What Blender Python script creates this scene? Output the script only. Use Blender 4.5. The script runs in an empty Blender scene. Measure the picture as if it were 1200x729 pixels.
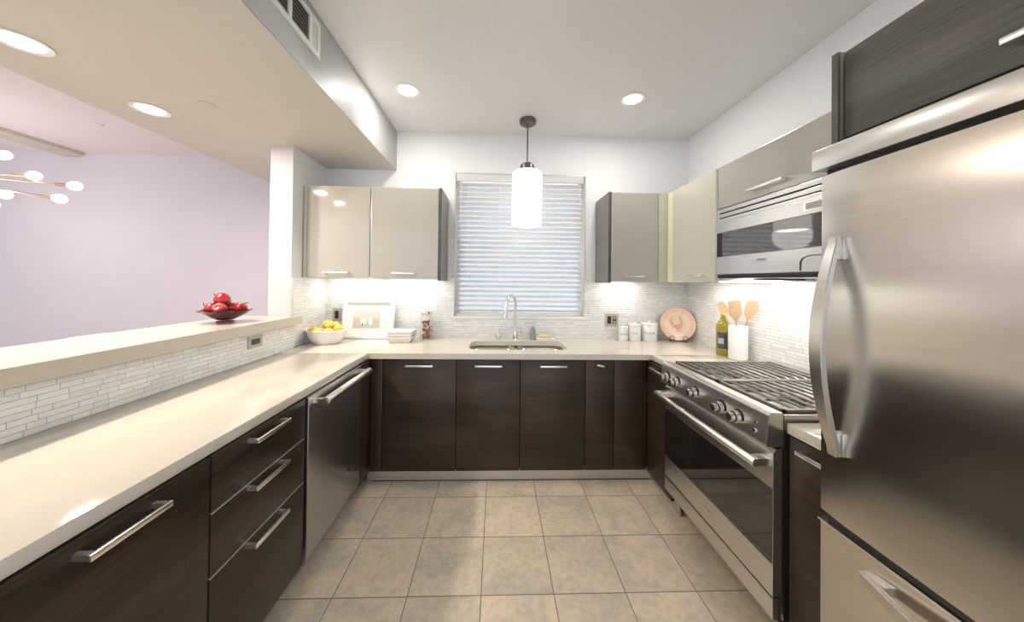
import bpy, bmesh, math, random
from mathutils import Vector, Matrix
S = bpy.context.scene
COL = S.collection
random.seed(7)
PI = math.pi

# ------------------------------------------------------------------ camera
F, CX, CY, YAW, PITCH, ROLL, H = 377.15, 594.64, 325.52, .0326, .0091, .0125, 1.4311
cy_, sy_ = math.cos(YAW), math.sin(YAW)
cp_, sp_ = math.cos(PITCH), math.sin(PITCH)
cr_, sr_ = math.cos(ROLL), math.sin(ROLL)
Xv = Vector((cy_, -sy_, 0)); Yv = Vector((sy_, cy_, 0)); Zv = Vector((0, 0, 1))
Fw = cp_ * Yv + sp_ * Zv; Up = -sp_ * Yv + cp_ * Zv
Rt = cr_ * Xv + sr_ * Up; U2 = -sr_ * Xv + cr_ * Up
cam_d = bpy.data.cameras.new('camera'); cam = bpy.data.objects.new('camera', cam_d); COL.objects.link(cam)
M = Matrix.Identity(4)
for i in range(3):
    M[i][0] = Rt[i]; M[i][1] = U2[i]; M[i][2] = -Fw[i]
M[2][3] = H
cam.matrix_world = M
cam_d.sensor_fit = 'HORIZONTAL'; cam_d.sensor_width = 36
cam_d.lens = F * 36 / 1200
cam_d.shift_x = (600 - CX) / 1200
cam_d.shift_y = (CY - 364.5) / 1200
cam_d.clip_start = .02
S.camera = cam

# ------------------------------------------------------------------ world / exposure
w = bpy.data.worlds.new('world'); S.world = w; w.use_nodes = True
w.node_tree.nodes['Background'].inputs[0].default_value = (.90, .94, 1.0, 1)
w.node_tree.nodes['Background'].inputs[1].default_value = 1.15
S.view_settings.view_transform = 'Standard'
S.view_settings.look = 'None'
S.view_settings.gamma = 1
S.view_settings.use_curve_mapping = False
S.view_settings.exposure = 0.50
CAN_W, UNDER_W, PEND_W = 4.6, .62, 1.0
_s = bpy.data.lights.new('sun', 'SUN'); _s.energy = 2.6; _s.angle = .02; _s.color = (1, .97, .92)
_so = bpy.data.objects.new('sun', _s); COL.objects.link(_so); _so.rotation_euler = (math.radians(-42), 0, math.radians(12))

# ------------------------------------------------------------------ materials
def newmat(name):
    m = bpy.data.materials.new(name); m.use_nodes = True
    return m, m.node_tree, m.node_tree.nodes['Principled BSDF']
def P(name, col, rough=.5, metal=0, spec=.5, coat=0, trans=0, ior=1.45, emis=None, estr=0, alpha=None, noise=0, nscale=30):
    m, t, b = newmat(name)
    b.inputs['Base Color'].default_value = (*col, 1)
    b.inputs['Roughness'].default_value = rough
    b.inputs['Metallic'].default_value = metal
    b.inputs['Specular IOR Level'].default_value = spec
    b.inputs['Coat Weight'].default_value = coat
    b.inputs['Coat Roughness'].default_value = .03
    b.inputs['Transmission Weight'].default_value = trans
    b.inputs['IOR'].default_value = ior
    if emis:
        b.inputs['Emission Color'].default_value = (*emis, 1); b.inputs['Emission Strength'].default_value = estr
    if noise:
        g = t.nodes.new('ShaderNodeNewGeometry'); n = t.nodes.new('ShaderNodeTexNoise')
        n.inputs['Scale'].default_value = nscale; n.inputs['Detail'].default_value = 4
        t.links.new(g.outputs['Position'], n.inputs['Vector'])
        r = t.nodes.new('ShaderNodeValToRGB')
        r.color_ramp.elements[0].position = .3; r.color_ramp.elements[1].position = .7
        r.color_ramp.elements[0].color = (*[c * (1 - noise) for c in col], 1)
        r.color_ramp.elements[1].color = (*[min(1, c * (1 + noise)) for c in col], 1)
        t.links.new(n.outputs['Fac'], r.inputs[0]); t.links.new(r.outputs[0], b.inputs['Base Color'])
    return m
def mth(t, op, a, b=None, c=None):
    n = t.nodes.new('ShaderNodeMath'); n.operation = op
    for i, v in enumerate((a, b, c)):
        if v is None: continue
        if isinstance(v, (int, float)): n.inputs[i].default_value = v
        else: t.links.new(v, n.inputs[i])
    return n.outputs[0]
def wn(t, *a):
    c = t.nodes.new('ShaderNodeCombineXYZ')
    for i, v in enumerate(a):
        if isinstance(v, (int, float)): c.inputs[i].default_value = v
        else: t.links.new(v, c.inputs[i])
    n = t.nodes.new('ShaderNodeTexWhiteNoise'); n.noise_dimensions = '3D'; t.links.new(c.outputs[0], n.inputs['Vector'])
    return n.outputs['Value']
def posxyz(t):
    g = t.nodes.new('ShaderNodeNewGeometry'); s = t.nodes.new('ShaderNodeSeparateXYZ')
    t.links.new(g.outputs['Position'], s.inputs[0]); return g.outputs['Position'], s.outputs
def ramp(t, fac, stops):
    r = t.nodes.new('ShaderNodeValToRGB')
    while len(r.color_ramp.elements) < len(stops): r.color_ramp.elements.new(.5)
    for e, (p, c) in zip(r.color_ramp.elements, stops): e.position = p; e.color = (*c, 1)
    t.links.new(fac, r.inputs[0]); return r.outputs[0]
def noise(t, vec, scale, detail=3, map_scale=None, dist=0):
    if map_scale:
        mp = t.nodes.new('ShaderNodeMapping'); mp.inputs['Scale'].default_value = map_scale
        t.links.new(vec, mp.inputs[0]); vec = mp.outputs[0]
    n = t.nodes.new('ShaderNodeTexNoise'); n.inputs['Scale'].default_value = scale; n.inputs['Detail'].default_value = detail
    n.inputs['Distortion'].default_value = dist
    t.links.new(vec, n.inputs['Vector']); return n.outputs['Fac']
def mix(t, fac, a, b, blend='MIX'):
    n = t.nodes.new('ShaderNodeMix'); n.data_type = 'RGBA'; n.blend_type = blend
    for i, v in ((0, fac), (6, a), (7, b)):
        if isinstance(v, (int, float)): n.inputs[i].default_value = v
        elif isinstance(v, tuple): n.inputs[i].default_value = (*v, 1)
        else: t.links.new(v, n.inputs[i])
    return n.outputs[2]
def bump(t, b, h, strength, dist=.001):
    n = t.nodes.new('ShaderNodeBump'); n.inputs['Strength'].default_value = strength; n.inputs['Distance'].default_value = dist
    t.links.new(h, n.inputs['Height']); t.links.new(n.outputs[0], b.inputs['Normal'])

def tile_mat():
    m, t, b = newmat('strip_mosaic_tile')
    pos, (x, y, z) = posxyz(t)
    h = .0205; L = .17
    v = mth(t, 'DIVIDE', mth(t, 'SUBTRACT', z, .919), h); row = mth(t, 'FLOOR', v); fz = mth(t, 'FRACT', v)
    u = mth(t, 'ADD', mth(t, 'DIVIDE', mth(t, 'ADD', x, y), L), mth(t, 'MULTIPLY', wn(t, row, 3.1), 9.7))
    cell = mth(t, 'FLOOR', u); fu = mth(t, 'FRACT', u)
    sp = mth(t, 'MULTIPLY_ADD', wn(t, cell, row, 5.2), .5, .25)
    side = mth(t, 'LESS_THAN', fu, sp)
    du = mth(t, 'MULTIPLY', mth(t, 'MINIMUM', mth(t, 'MINIMUM', fu, mth(t, 'SUBTRACT', 1, fu)), mth(t, 'ABSOLUTE', mth(t, 'SUBTRACT', fu, sp))), L)
    dz = mth(t, 'MULTIPLY', mth(t, 'MINIMUM', fz, mth(t, 'SUBTRACT', 1, fz)), h)
    d = mth(t, 'MINIMUM', du, dz)
    grout = mth(t, 'LESS_THAN', d, .0009)
    rid = wn(t, mth(t, 'MULTIPLY_ADD', side, .37, cell), row, 1.7)
    tc = ramp(t, rid, [(0, (.68, .69, .68)), (.3, (.78, .785, .77)), (.7, (.83, .83, .81)), (1, (.86, .86, .84))])
    marb = noise(t, pos, 55, 4, (1, 1, 3), .6)
    tc = mix(t, .25, tc, ramp(t, marb, [(.35, (.60, .605, .60)), (.55, (.87, .87, .85))]))
    c = mix(t, grout, tc, (.36, .35, .33))
    t.links.new(c, b.inputs['Base Color'])
    rr = mth(t, 'MAXIMUM', mth(t, 'MULTIPLY_ADD', wn(t, rid, 8.8), .22, .10), mth(t, 'MULTIPLY', grout, .8))
    t.links.new(rr, b.inputs['Roughness'])
    hh = mth(t, 'ADD', mth(t, 'MINIMUM', mth(t, 'MULTIPLY', d, 500), 1), mth(t, 'MULTIPLY', rid, .35))
    bump(t, b, hh, .35, .0012)
    return m
def floor_mat():
    m, t, b = newmat('beige_stone_floor_tile')
    pos, (x, y, z) = posxyz(t)
    T = .333
    u = mth(t, 'DIVIDE', mth(t, 'ADD', x, .7199 + T * 20), T); v = mth(t, 'DIVIDE', mth(t, 'ADD', y, T * 30 - 2.1432), T)
    cu, cv = mth(t, 'FLOOR', u), mth(t, 'FLOOR', v); fu, fv = mth(t, 'FRACT', u), mth(t, 'FRACT', v)
    d = mth(t, 'MULTIPLY', mth(t, 'MINIMUM', mth(t, 'MINIMUM', fu, mth(t, 'SUBTRACT', 1, fu)), mth(t, 'MINIMUM', fv, mth(t, 'SUBTRACT', 1, fv))), T)
    grout = mth(t, 'LESS_THAN', d, .0022)
    r = wn(t, cu, cv, .3)
    off = t.nodes.new('ShaderNodeVectorMath'); off.operation = 'ADD'
    cb = t.nodes.new('ShaderNodeCombineXYZ'); t.links.new(mth(t, 'MULTIPLY', r, 40), cb.inputs[2])
    t.links.new(pos, off.inputs[0]); t.links.new(cb.outputs[0], off.inputs[1])
    n1 = noise(t, off.outputs[0], 5, 5, None, .5); n2 = noise(t, off.outputs[0], 34, 6, None, .4)
    c1 = ramp(t, n1, [(.32, (.50, .46, .37)), (.5, (.68, .59, .45)), (.66, (.84, .66, .49))])
    c2 = ramp(t, n2, [(.3, (.46, .42, .35)), (.6, (.78, .69, .56))])
    c = mix(t, .4, c1, c2)
    c = mix(t, 1.0, c, ramp(t, r, [(0, (.90, .90, .90)), (1, (1.04, 1.02, 1.0))]), 'MULTIPLY')
    c = mix(t, grout, c, (.20, .15, .11))
    t.links.new(c, b.inputs['Base Color']); t.links.new(mth(t, 'MULTIPLY_ADD', n2, .25, .28), b.inputs['Roughness'])
    bump(t, b, mth(t, 'MINIMUM', mth(t, 'MULTIPLY', d, 250), 1), .4, .001)
    return m
def wood_mat(name, dark, light, rough=.32, coat=0.0, spec=.5):
    m, t, b = newmat(name)
    pos, _ = posxyz(t)
    n = noise(t, pos, 1, 6, (2.2, 2.2, 130), .4); n2 = noise(t, pos, 1, 3, (1.3, 1.3, 9)); n3 = noise(t, pos, 1, 2, (14, 14, 420))
    f = mth(t, 'MULTIPLY_ADD', n2, .45, mth(t, 'MULTIPLY', n, .38)); f = mth(t, 'MULTIPLY_ADD', n3, .17, f)
    t.links.new(ramp(t, f, [(.34, dark), (.66, light)]), b.inputs['Base Color'])
    b.inputs['Roughness'].default_value = rough; b.inputs['Coat Weight'].default_value = coat; b.inputs['Coat Roughness'].default_value = .1
    b.inputs['Specular IOR Level'].default_value = spec
    bump(t, b, n, .15, .0006)
    return m
def steel_mat(name, col=(.60, .585, .555), rough=.24, grain='h', aniso=0.0, arot=0.0):
    m, t, b = newmat(name)
    pos, _ = posxyz(t)
    n = noise(t, pos, 1, 4, (2, 2, 140) if grain == 'h' else (140, 140, 2))
    t.links.new(mth(t, 'MULTIPLY_ADD', n, .015, rough - .007), b.inputs['Roughness'])
    t.links.new(ramp(t, n, [(.3, tuple(c * .97 for c in col)), (.7, tuple(min(1, c * 1.03) for c in col))]), b.inputs['Base Color'])
    b.inputs['Metallic'].default_value = 1
    if aniso:
        b.inputs['Anisotropic'].default_value = aniso
        tg = t.nodes.new('ShaderNodeTangent'); tg.direction_type = 'RADIAL'; tg.axis = 'Z'; t.links.new(tg.outputs[0], b.inputs['Tangent'])
        b.inputs['Anisotropic Rotation'].default_value = arot
    return m
TILE = tile_mat(); FLOOR = floor_mat()
WOOD = wood_mat('espresso_wood', (.016, .0105, .007), (.070, .045, .028), .33, spec=.35)
WOODT = wood_mat('sheen_greyed_wood', (.045, .041, .035), (.135, .122, .104), .4)  # lighter grey is the front's sheen, put into the wood colour
SIDE = wood_mat('grey_side_laminate', (.13, .12, .11), (.22, .205, .19), .3)
STEEL = steel_mat('brushed_steel', (.66, .645, .615), .30); FRST = steel_mat('fridge_steel', (.62, .59, .545), .20, aniso=.85, arot=0.0)
DWST = P('dishwasher_steel', (.52, .51, .49), .30, 1)
POL = P('polished_steel', (.72, .71, .68), .16, 1)
NICK = P('satin_nickel_handle', (.90, .88, .84), .30, 1)
CHROME = P('chrome', (.75, .75, .76), .08, 1)
ALU = P('aluminium_plinth', (.62, .60, .57), .38, .85)
WALL = P('white_wall_paint', (.80, .805, .815), .6, noise=.01, nscale=8)
LAV = P('lavender_daylight_wall', (.61, .575, .645), .7, noise=.01, nscale=4)  # lavender cast of daylight put into the wall colour
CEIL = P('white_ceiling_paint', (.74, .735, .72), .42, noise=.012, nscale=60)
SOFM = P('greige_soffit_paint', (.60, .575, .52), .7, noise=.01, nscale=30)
LCEIL = P('pinkish_daylight_ceiling', (.74, .67, .70), .7, noise=.01, nscale=20)  # pinkish daylight cast put into the ceiling colour
BEIGE = P('beige_trim_paint', (.56, .52, .46), .6)
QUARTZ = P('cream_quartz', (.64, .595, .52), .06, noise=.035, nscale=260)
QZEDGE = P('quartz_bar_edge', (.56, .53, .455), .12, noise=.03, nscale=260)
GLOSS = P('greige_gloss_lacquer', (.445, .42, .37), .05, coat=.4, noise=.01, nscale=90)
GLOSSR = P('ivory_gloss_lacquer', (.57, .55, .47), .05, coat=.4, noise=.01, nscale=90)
OLIVE = P('pale_olive_filler', (.57, .565, .44), .3)
LIME = P('pale_yellow_edge', (.78, .77, .58), .3)
EDGE = P('cabinet_edge_silver', (.60, .585, .55), .3, .4)
CARC = P('dark_carcass', (.02, .017, .015), .6)
BLACK = P('black_plastic', (.012, .012, .012), .35)
BGLASS = P('black_oven_glass', (.012, .010, .009), .04, coat=1)
MWGLASS = P('microwave_door_glass', (.05, .05, .05), .03, coat=1, spec=1)
GREYM = P('dark_bronze_metal', (.16, .15, .135), .35, .8)
OPAL = P('opal_glass_shade', (.95, .94, .92), .3, emis=(1, .965, .91), estr=1.05)
LAMPM = P('lamp_diffuser', (1, 1, 1), .5, emis=(1, .97, .92), estr=7)
BULB = P('lit_bulb', (1, 1, 1), .3, emis=(1, .90, .80), estr=5)
STRIPM = P('led_strip', (1, 1, 1), .5, emis=(1, .96, .88), estr=5)
BRASS = P('aged_brass', (.55, .38, .24), .3, 1)
WHITEP = P('white_plastic', (.82, .82, .80), .35)
def slat_mat():
    m, t, b = newmat('white_blind_slat')
    b.inputs['Base Color'].default_value = (.88, .875, .86, 1); b.inputs['Roughness'].default_value = .45
    tr = t.nodes.new('ShaderNodeBsdfTranslucent'); tr.inputs[0].default_value = (.95, .94, .92, 1)
    mx = t.nodes.new('ShaderNodeMixShader'); mx.inputs[0].default_value = .35
    t.links.new(b.outputs[0], mx.inputs[1]); t.links.new(tr.outputs[0], mx.inputs[2]); t.links.new(mx.outputs[0], t.nodes['Material Output'].inputs[0])
    return m
SLAT = slat_mat()
CORDM = P('white_cord', (.85, .85, .85), .6)
PORC = P('white_porcelain', (.84, .83, .82), .12, coat=.4)
PAPER = P('ivory_mat_board', (.86, .83, .74), .8)
SAND = P('picture_grey_beige', (.52, .48, .42), .6, noise=.08, nscale=120)
SKYP = P('picture_pale_grey', (.60, .57, .51), .6, noise=.06, nscale=90)
LEMON = P('lemon_skin', (.76, .56, .13), .42, noise=.06, nscale=180)
REDF = P('red_fruit_skin', (.36, .010, .014), .12, coat=.7, noise=.25, nscale=25)
REDF2 = P('speckled_red_skin', (.36, .035, .04), .2, coat=.5, noise=.5, nscale=110)
STEMM = P('brown_stem', (.14, .07, .03), .6)
GLASS = P('clear_glass', (.97, .97, .97), .02, trans=1, ior=1.2)
SMOKE = P('smoky_rose_glass', (.26, .10, .10), .03, trans=.9, ior=1.3, coat=.5)
OILG = P('yellow_green_glass', (.50, .44, .06), .05, trans=.65, ior=1.35, coat=.5)
LABEL = P('dark_bottle_label', (.10, .09, .12), .5, noise=.6, nscale=70)
LABELP = P('pale_label_print', (.55, .55, .58), .5)
WOODU = P('light_beech', (.72, .50, .30), .5, noise=.08, nscale=60)
WOODD = P('tan_wood', (.52, .36, .22), .5, noise=.08, nscale=60)
PINKP = P('pale_terracotta_glaze', (.84, .56, .43), .2, noise=.05, nscale=20)
PINKC = P('cream_pink_glaze', (.88, .68, .54), .2, noise=.05, nscale=20)
ROOS = P('rust_glaze', (.70, .41, .30), .3, noise=.15, nscale=60)
IRON = P('wrought_iron', (.05, .035, .03), .5, .5)
CAST = P('cast_iron_grate', (.30, .285, .26), .3, .6)
PAN = steel_mat('cooktop_pan', (.62, .60, .56), .3)
DRY = P('dried_red_brown_petals', (.42, .16, .10), .6, noise=.5, nscale=90)
DRY2 = P('dried_pale_petals', (.62, .42, .30), .6, noise=.4, nscale=90)
SOAPG = P('grey_dish_soap', (.30, .31, .34), .15, coat=.5)
SPONGE = P('yellow_sponge', (.80, .68, .40), .8, noise=.1, nscale=120)
INK = P('grey_lettering', (.30, .30, .30), .6)
OUTSIDE = P('added_wall_plaster', (.60, .66, .76), .9)  # for the wall added behind the window
DARKSLOT = P('dark_socket', (.05, .042, .035), .4)
GREYPL = P('taupe_outlet_plate', (.46, .42, .37), .4)
CHAIRW = P('white_chair_shell', (.85, .80, .78), .4)
VENTG = P('vent_grey', (.62, .60, .57), .5)
VENTW = P('vent_white', (.76, .75, .73), .5)

# ------------------------------------------------------------------ mesh helpers
def nb(): return bmesh.new()
def box(bm, x0, x1, y0, y1, z0, z1, bev=0, seg=2):
    r = bmesh.ops.create_cube(bm, size=1); vs = r['verts']
    bmesh.ops.scale(bm, vec=(x1 - x0, y1 - y0, z1 - z0), verts=vs)
    bmesh.ops.translate(bm, vec=((x0 + x1) / 2, (y0 + y1) / 2, (z0 + z1) / 2), verts=vs)
    if bev:
        es = list({e for v in vs for e in v.link_edges})
        bmesh.ops.bevel(bm, geom=es, offset=bev, segments=seg, affect='EDGES', profile=.5)
def cyl(bm, c, r, h, axis='Z', seg=32, r2=None, bev=0):
    r2 = r if r2 is None else r2
    res = bmesh.ops.create_cone(bm, cap_ends=True, segments=seg, radius1=r, radius2=r2, depth=h); vs = res['verts']
    if axis == 'X': R = Matrix.Rotation(PI / 2, 3, 'Y')
    elif axis == 'Y': R = Matrix.Rotation(-PI / 2, 3, 'X')
    else: R = Matrix.Identity(3)
    if bev:
        es = [e for e in {e for v in vs for e in v.link_edges} if any(len(f.verts) > 4 for f in e.link_faces)]
        o = bmesh.ops.bevel(bm, geom=es, offset=bev, segments=2, affect='EDGES', profile=.5)
        vs = list({v for f in o['faces'] for v in f.verts} | {v for v in vs if v.is_valid})
    bmesh.ops.rotate(bm, cent=(0, 0, 0), matrix=R, verts=vs)
    bmesh.ops.translate(bm, vec=c, verts=vs)
def lathe(bm, prof, c=(0, 0, 0), seg=40, sx=1, sy=1):
    rings = []
    for r, z in prof:
        if r < 1e-5: rings.append([bm.verts.new((c[0], c[1], c[2] + z))])
        else: rings.append([bm.verts.new((c[0] + r * sx * math.cos(2 * PI * k / seg), c[1] + r * sy * math.sin(2 * PI * k / seg), c[2] + z)) for k in range(seg)])
    for a, b in zip(rings, rings[1:]):
        for k in range(seg):
            k2 = (k + 1) % seg
            if len(a) == 1 and len(b) == 1: continue
            if len(a) == 1: bm.faces.new((a[0], b[k], b[k2]))
            elif len(b) == 1: bm.faces.new((a[k], a[k2], b[0]))
            else: bm.faces.new((a[k], a[k2], b[k2], b[k]))
    bmesh.ops.recalc_face_normals(bm, faces=bm.faces)
def tube(bm, pts, r, seg=10, radii=None, flat=None):
    pts = [Vector(p) for p in pts]; n = len(pts); rings = []
    up = Vector((0, 0, 1)); prev = None
    for i, p in enumerate(pts):
        d = (pts[min(i + 1, n - 1)] - pts[max(i - 1, 0)]).normalized()
        if prev is None:
            a = d.cross(up)
            if a.length < 1e-3: a = d.cross(Vector((1, 0, 0)))
            a.normalize()
        else:
            a = (prev - d * prev.dot(d)).normalized()
        prev = a; b = d.cross(a); rr = radii[i] if radii else r
        ra, rb = (rr * flat[0], rr * flat[1]) if flat else (rr, rr)
        rings.append([bm.verts.new(p + a * ra * math.cos(2 * PI * k / seg) + b * rb * math.sin(2 * PI * k / seg)) for k in range(seg)])
    for q, s in zip(rings, rings[1:]):
        for k in range(seg): bm.faces.new((q[k], q[(k + 1) % seg], s[(k + 1) % seg], s[k]))
    bm.faces.new(rings[0][::-1]); bm.faces.new(rings[-1])
    bmesh.ops.recalc_face_normals(bm, faces=bm.faces)
def prism(bm, poly, axis, a0, a1, bev=0):
    """poly: 2D points; axis = extrusion axis; 2D = remaining axes in order"""
    def mk(p, a):
        return {'X': (a, p[0], p[1]), 'Y': (p[0], a, p[1]), 'Z': (p[0], p[1], a)}[axis]
    A = [bm.verts.new(mk(p, a0)) for p in poly]; B = [bm.verts.new(mk(p, a1)) for p in poly]
    n = len(poly); fs = [bm.faces.new(A), bm.faces.new(B[::-1])]
    for i in range(n): fs.append(bm.faces.new((A[i], B[i], B[(i + 1) % n], A[(i + 1) % n])))
    bmesh.ops.recalc_face_normals(bm, faces=fs)
    if bev:
        bmesh.ops.bevel(bm, geom=list({e for f in fs for e in f.edges}), offset=bev, segments=2, affect='EDGES', profile=.5)
def ell(bm, c, r, sub=3):
    res = bmesh.ops.create_icosphere(bm, subdivisions=sub, radius=1); vs = res['verts']
    bmesh.ops.scale(bm, vec=r, verts=vs); bmesh.ops.translate(bm, vec=c, verts=vs); return vs
def wloc(o):
    v = Vector((0, 0, 0))
    while o: v += o.location; o = o.parent
    return v
def obj(name, bm, mat, parent=None, smooth=False, loc=None):
    me = bpy.data.meshes.new(name)
    if parent is None and loc is None:
        xs = [v.co for v in bm.verts]
        mn = [min(v[i] for v in xs) for i in range(3)]; mx = [max(v[i] for v in xs) for i in range(3)]
        loc = ((mn[0] + mx[0]) / 2, (mn[1] + mx[1]) / 2, mn[2])
    off = wloc(parent) if parent else Vector(loc)
    bmesh.ops.translate(bm, vec=-off, verts=bm.verts)
    bm.to_mesh(me); bm.free()
    if smooth:
        for p in me.polygons: p.use_smooth = True
        try: me.set_sharp_from_angle(angle=math.radians(38))
        except Exception: pass
    me.materials.append(mat)
    o = bpy.data.objects.new(name, me); COL.objects.link(o)
    if parent: o.parent = parent
    else: o.location = loc
    return o
def thing(name, label, cat, loc=(0, 0, 0), group=None):
    o = bpy.data.objects.new(name, None); COL.objects.link(o); o.location = loc; o.empty_display_size = .05
    o['label'] = label; o['category'] = cat
    if group: o['group'] = group
    return o
def tag(o, label, cat, group=None):
    o['label'] = label; o['category'] = cat
    if group: o['group'] = group
    return o
def struct(name, bm, mat):
    o = obj(name, bm, mat); o['kind'] = 'structure'; return o
def bx(name, b, mat, parent=None, bev=0, smooth=False):
    m = nb(); box(m, *b, bev=bev); return obj(name, m, mat, parent, smooth=smooth or bev > 0)
def dup(root, loc, label):
    r = root.copy(); COL.objects.link(r); r.location = loc; r['label'] = label
    for ch in list(root.children):
        c = ch.copy(); COL.objects.link(c); c.parent = r
        for g in list(ch.children):
            d = g.copy(); COL.objects.link(d); d.parent = c
    return r
def arealight(name, loc, sx, sy, power, col=(1, .95, .88), rot=(0, 0, 0), shape='RECTANGLE', parent=None, spread=PI):
    l = bpy.data.lights.new(name, 'AREA'); l.shape = shape; l.size = sx
    if shape in ('RECTANGLE', 'ELLIPSE'): l.size_y = sy
    l.energy = power; l.color = col; l.spread = spread
    o = bpy.data.objects.new(name, l); COL.objects.link(o); o.rotation_euler = rot
    if parent: o.parent = parent; o.location = Vector(loc) - wloc(parent)
    else: o.location = loc
    return o

# ------------------------------------------------------------------ room shell
BW = 2.887; RW = 1.735; SX = -.905; SZ = 2.40; CZ = 2.745; CT = .919; CU = .880
CL = -.882; CR = 1.106; CB = 2.253; Y0 = -1.6
m = nb(); box(m, -8, RW + .15, Y0, 3.75, -.1, 0); struct('floor', m, FLOOR)
m = nb(); box(m, SX, RW + .15, Y0, BW + .12, CZ, CZ + .1); struct('ceiling', m, CEIL)
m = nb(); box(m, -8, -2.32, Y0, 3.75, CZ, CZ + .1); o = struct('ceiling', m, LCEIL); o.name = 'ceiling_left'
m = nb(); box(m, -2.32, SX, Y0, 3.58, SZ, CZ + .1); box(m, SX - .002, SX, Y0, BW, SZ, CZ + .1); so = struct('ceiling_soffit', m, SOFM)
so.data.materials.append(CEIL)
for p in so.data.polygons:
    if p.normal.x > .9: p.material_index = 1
# back wall with window opening
WX0, WX1, WZ0, WZ1 = -.378, .788, 1.10, 2.385
m = nb()
box(m, -1.67, WX0, BW, BW + .12, 0, CZ); box(m, WX1, RW + .15, BW, BW + .12, 0, CZ)
box(m, WX0, WX1, BW, BW + .12, 0, WZ0); box(m, WX0, WX1, BW, BW + .12, WZ1, CZ)
struct('wall_back', m, WALL)
m = nb(); box(m, RW, RW + .15, Y0, BW, 0, CZ); struct('wall_right', m, WALL)
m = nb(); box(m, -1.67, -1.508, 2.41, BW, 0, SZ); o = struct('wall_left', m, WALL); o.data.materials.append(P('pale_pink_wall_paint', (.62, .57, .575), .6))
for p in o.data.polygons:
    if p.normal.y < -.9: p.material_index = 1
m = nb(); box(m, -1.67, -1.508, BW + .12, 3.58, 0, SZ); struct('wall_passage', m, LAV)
m = nb(); box(m, -1.62, -1.49, Y0, 2.41, 0, 1.09); struct('wall_bar', m, WALL)
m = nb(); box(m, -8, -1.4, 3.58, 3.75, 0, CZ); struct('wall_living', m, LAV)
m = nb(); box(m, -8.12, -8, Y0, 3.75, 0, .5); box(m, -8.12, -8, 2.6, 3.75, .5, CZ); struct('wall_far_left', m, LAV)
m = nb(); prism(m, [(-4.62, CZ), (-4.43, CZ), (-4.43, CZ - .035), (-4.47, CZ - .05), (-4.62, CZ - .05)], 'Y', Y0, 3.58); struct('trim_1', m, BEIGE)
# tile backsplashes
m = nb(); box(m, -1.508, RW, BW - .008, BW, CT, WZ0 - .002); box(m, -1.508, WX0 - .0, BW - .008, BW, WZ0 - .002, 1.452); box(m, WX1 + .0, RW, BW - .008, BW, WZ0 - .002, 1.452)
struct('trim_2', m, TILE)
m = nb(); box(m, -1.508, -1.500, 2.425, BW - .008, CT, 1.436); struct('trim_3', m, TILE)
m = nb(); box(m, -1.49, -1.482, -.3, 2.425, CT, 1.089); struct('trim_4', m, TILE)
m = nb(); box(m, RW - .008, RW, .95, BW - .008, CT, 1.50); struct('trim_5', m, TILE)
m = nb(); box(m, -1.511, -1.498, 2.409, 2.413, 1.156, 1.437); box(m, -1.511, -1.498, 2.413, 2.425, 1.156, 1.437); struct('trim_6', m, EDGE)
# window
m = nb()
for b in ((WX0, WX1, 2.955, 2.995, WZ0, WZ0 + .04), (WX0, WX1, 2.955, 2.995, WZ1 - .04, WZ1), (WX0, WX0 + .04, 2.955, 2.995, WZ0 + .04, WZ1 - .04),
          (WX1 - .04, WX1, 2.955, 2.995, WZ0 + .04, WZ1 - .04)): box(m, *b)
wf = struct('window_1', m, WHITEP)
g = bx('window_pane', (WX0 + .04, WX1 - .04, 2.972, 2.976, WZ0 + .04, WZ1 - .04), GLASS, wf)
m = nb()
box(m, WX0, WX1, BW - .012, BW + .06, WZ0 - .012, WZ0 + .012, .002)
struct('trim_7', m, WALL)
m = nb(); box(m, WX0 - .006, WX0, BW - .006, BW + .0, WZ0, WZ1 + .006); box(m, WX1, WX1 + .006, BW - .006, BW, WZ0, WZ1 + .006); box(m, WX0 - .006, WX1 + .006, BW - .006, BW, WZ1, WZ1 + .006)
struct('trim_8', m, EDGE)
m = nb(); box(m, -3, 5, 6.0, 6.2, -.5, 3.2); struct('wall_outside_added', m, OUTSIDE)  # added wall: tones the blind gaps, kept low so sky lights the slats

# blind
bl = thing('window_blind', 'white horizontal slat blind over the window behind the sink', 'blind', (.205, 2.90, WZ1))
bx('valance', (WX0 + .008, WX1 - .012, BW - .01, BW + .01, WZ1 - .068, WZ1 - .002), SLAT, bl, .002)
bx('headrail', (WX0 + .012, WX1 - .016, BW + .014, BW + .05, WZ1 - .055, WZ1 - .004), WHITEP, bl)
m = nb(); NS = 27; zt = WZ1 - .092; zb = WZ0 + .058
for i in range(NS):
    z = zt + (zb - zt) * i / (NS - 1)
    a = math.radians(29)
    hw = .0245
    dy, dz = hw * math.cos(a), hw * math.sin(a)
    yc = BW + .028
    nx, nz = -math.sin(a) * .0012, math.cos(a) * .0012
    # front edge low, rear edge high
    poly = [(yc - dy, z + dz), (yc, z + .0025), (yc + dy, z - dz), (yc + dy, z - dz + .0026), (yc, z + .0051), (yc - dy, z + dz + .0026)]
    prism(m, poly, 'X', WX0 + .012, WX1 - .022)
obj('slats', m, SLAT, bl)
bx('bottom_rail', (WX0 + .010, WX1 - .020, BW + .012, BW + .045, WZ0 + .014, WZ0 + .034), SLAT, bl, .002)
for x in (WX0 + .11, WX0 + .40, .56, .74):
    m = nb(); cyl(m, (x, BW + .002, (zt + zb) / 2), .0012, zt - zb + .03, seg=6); obj('ladder_cord', m, CORDM, bl)
m = nb(); tube(m, [(WX0 + .045, BW - .012, WZ1 - .07), (WX0 + .047, BW - .013, 1.9), (WX0 + .04, BW - .012, 1.58)], .0016, 6)
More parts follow.
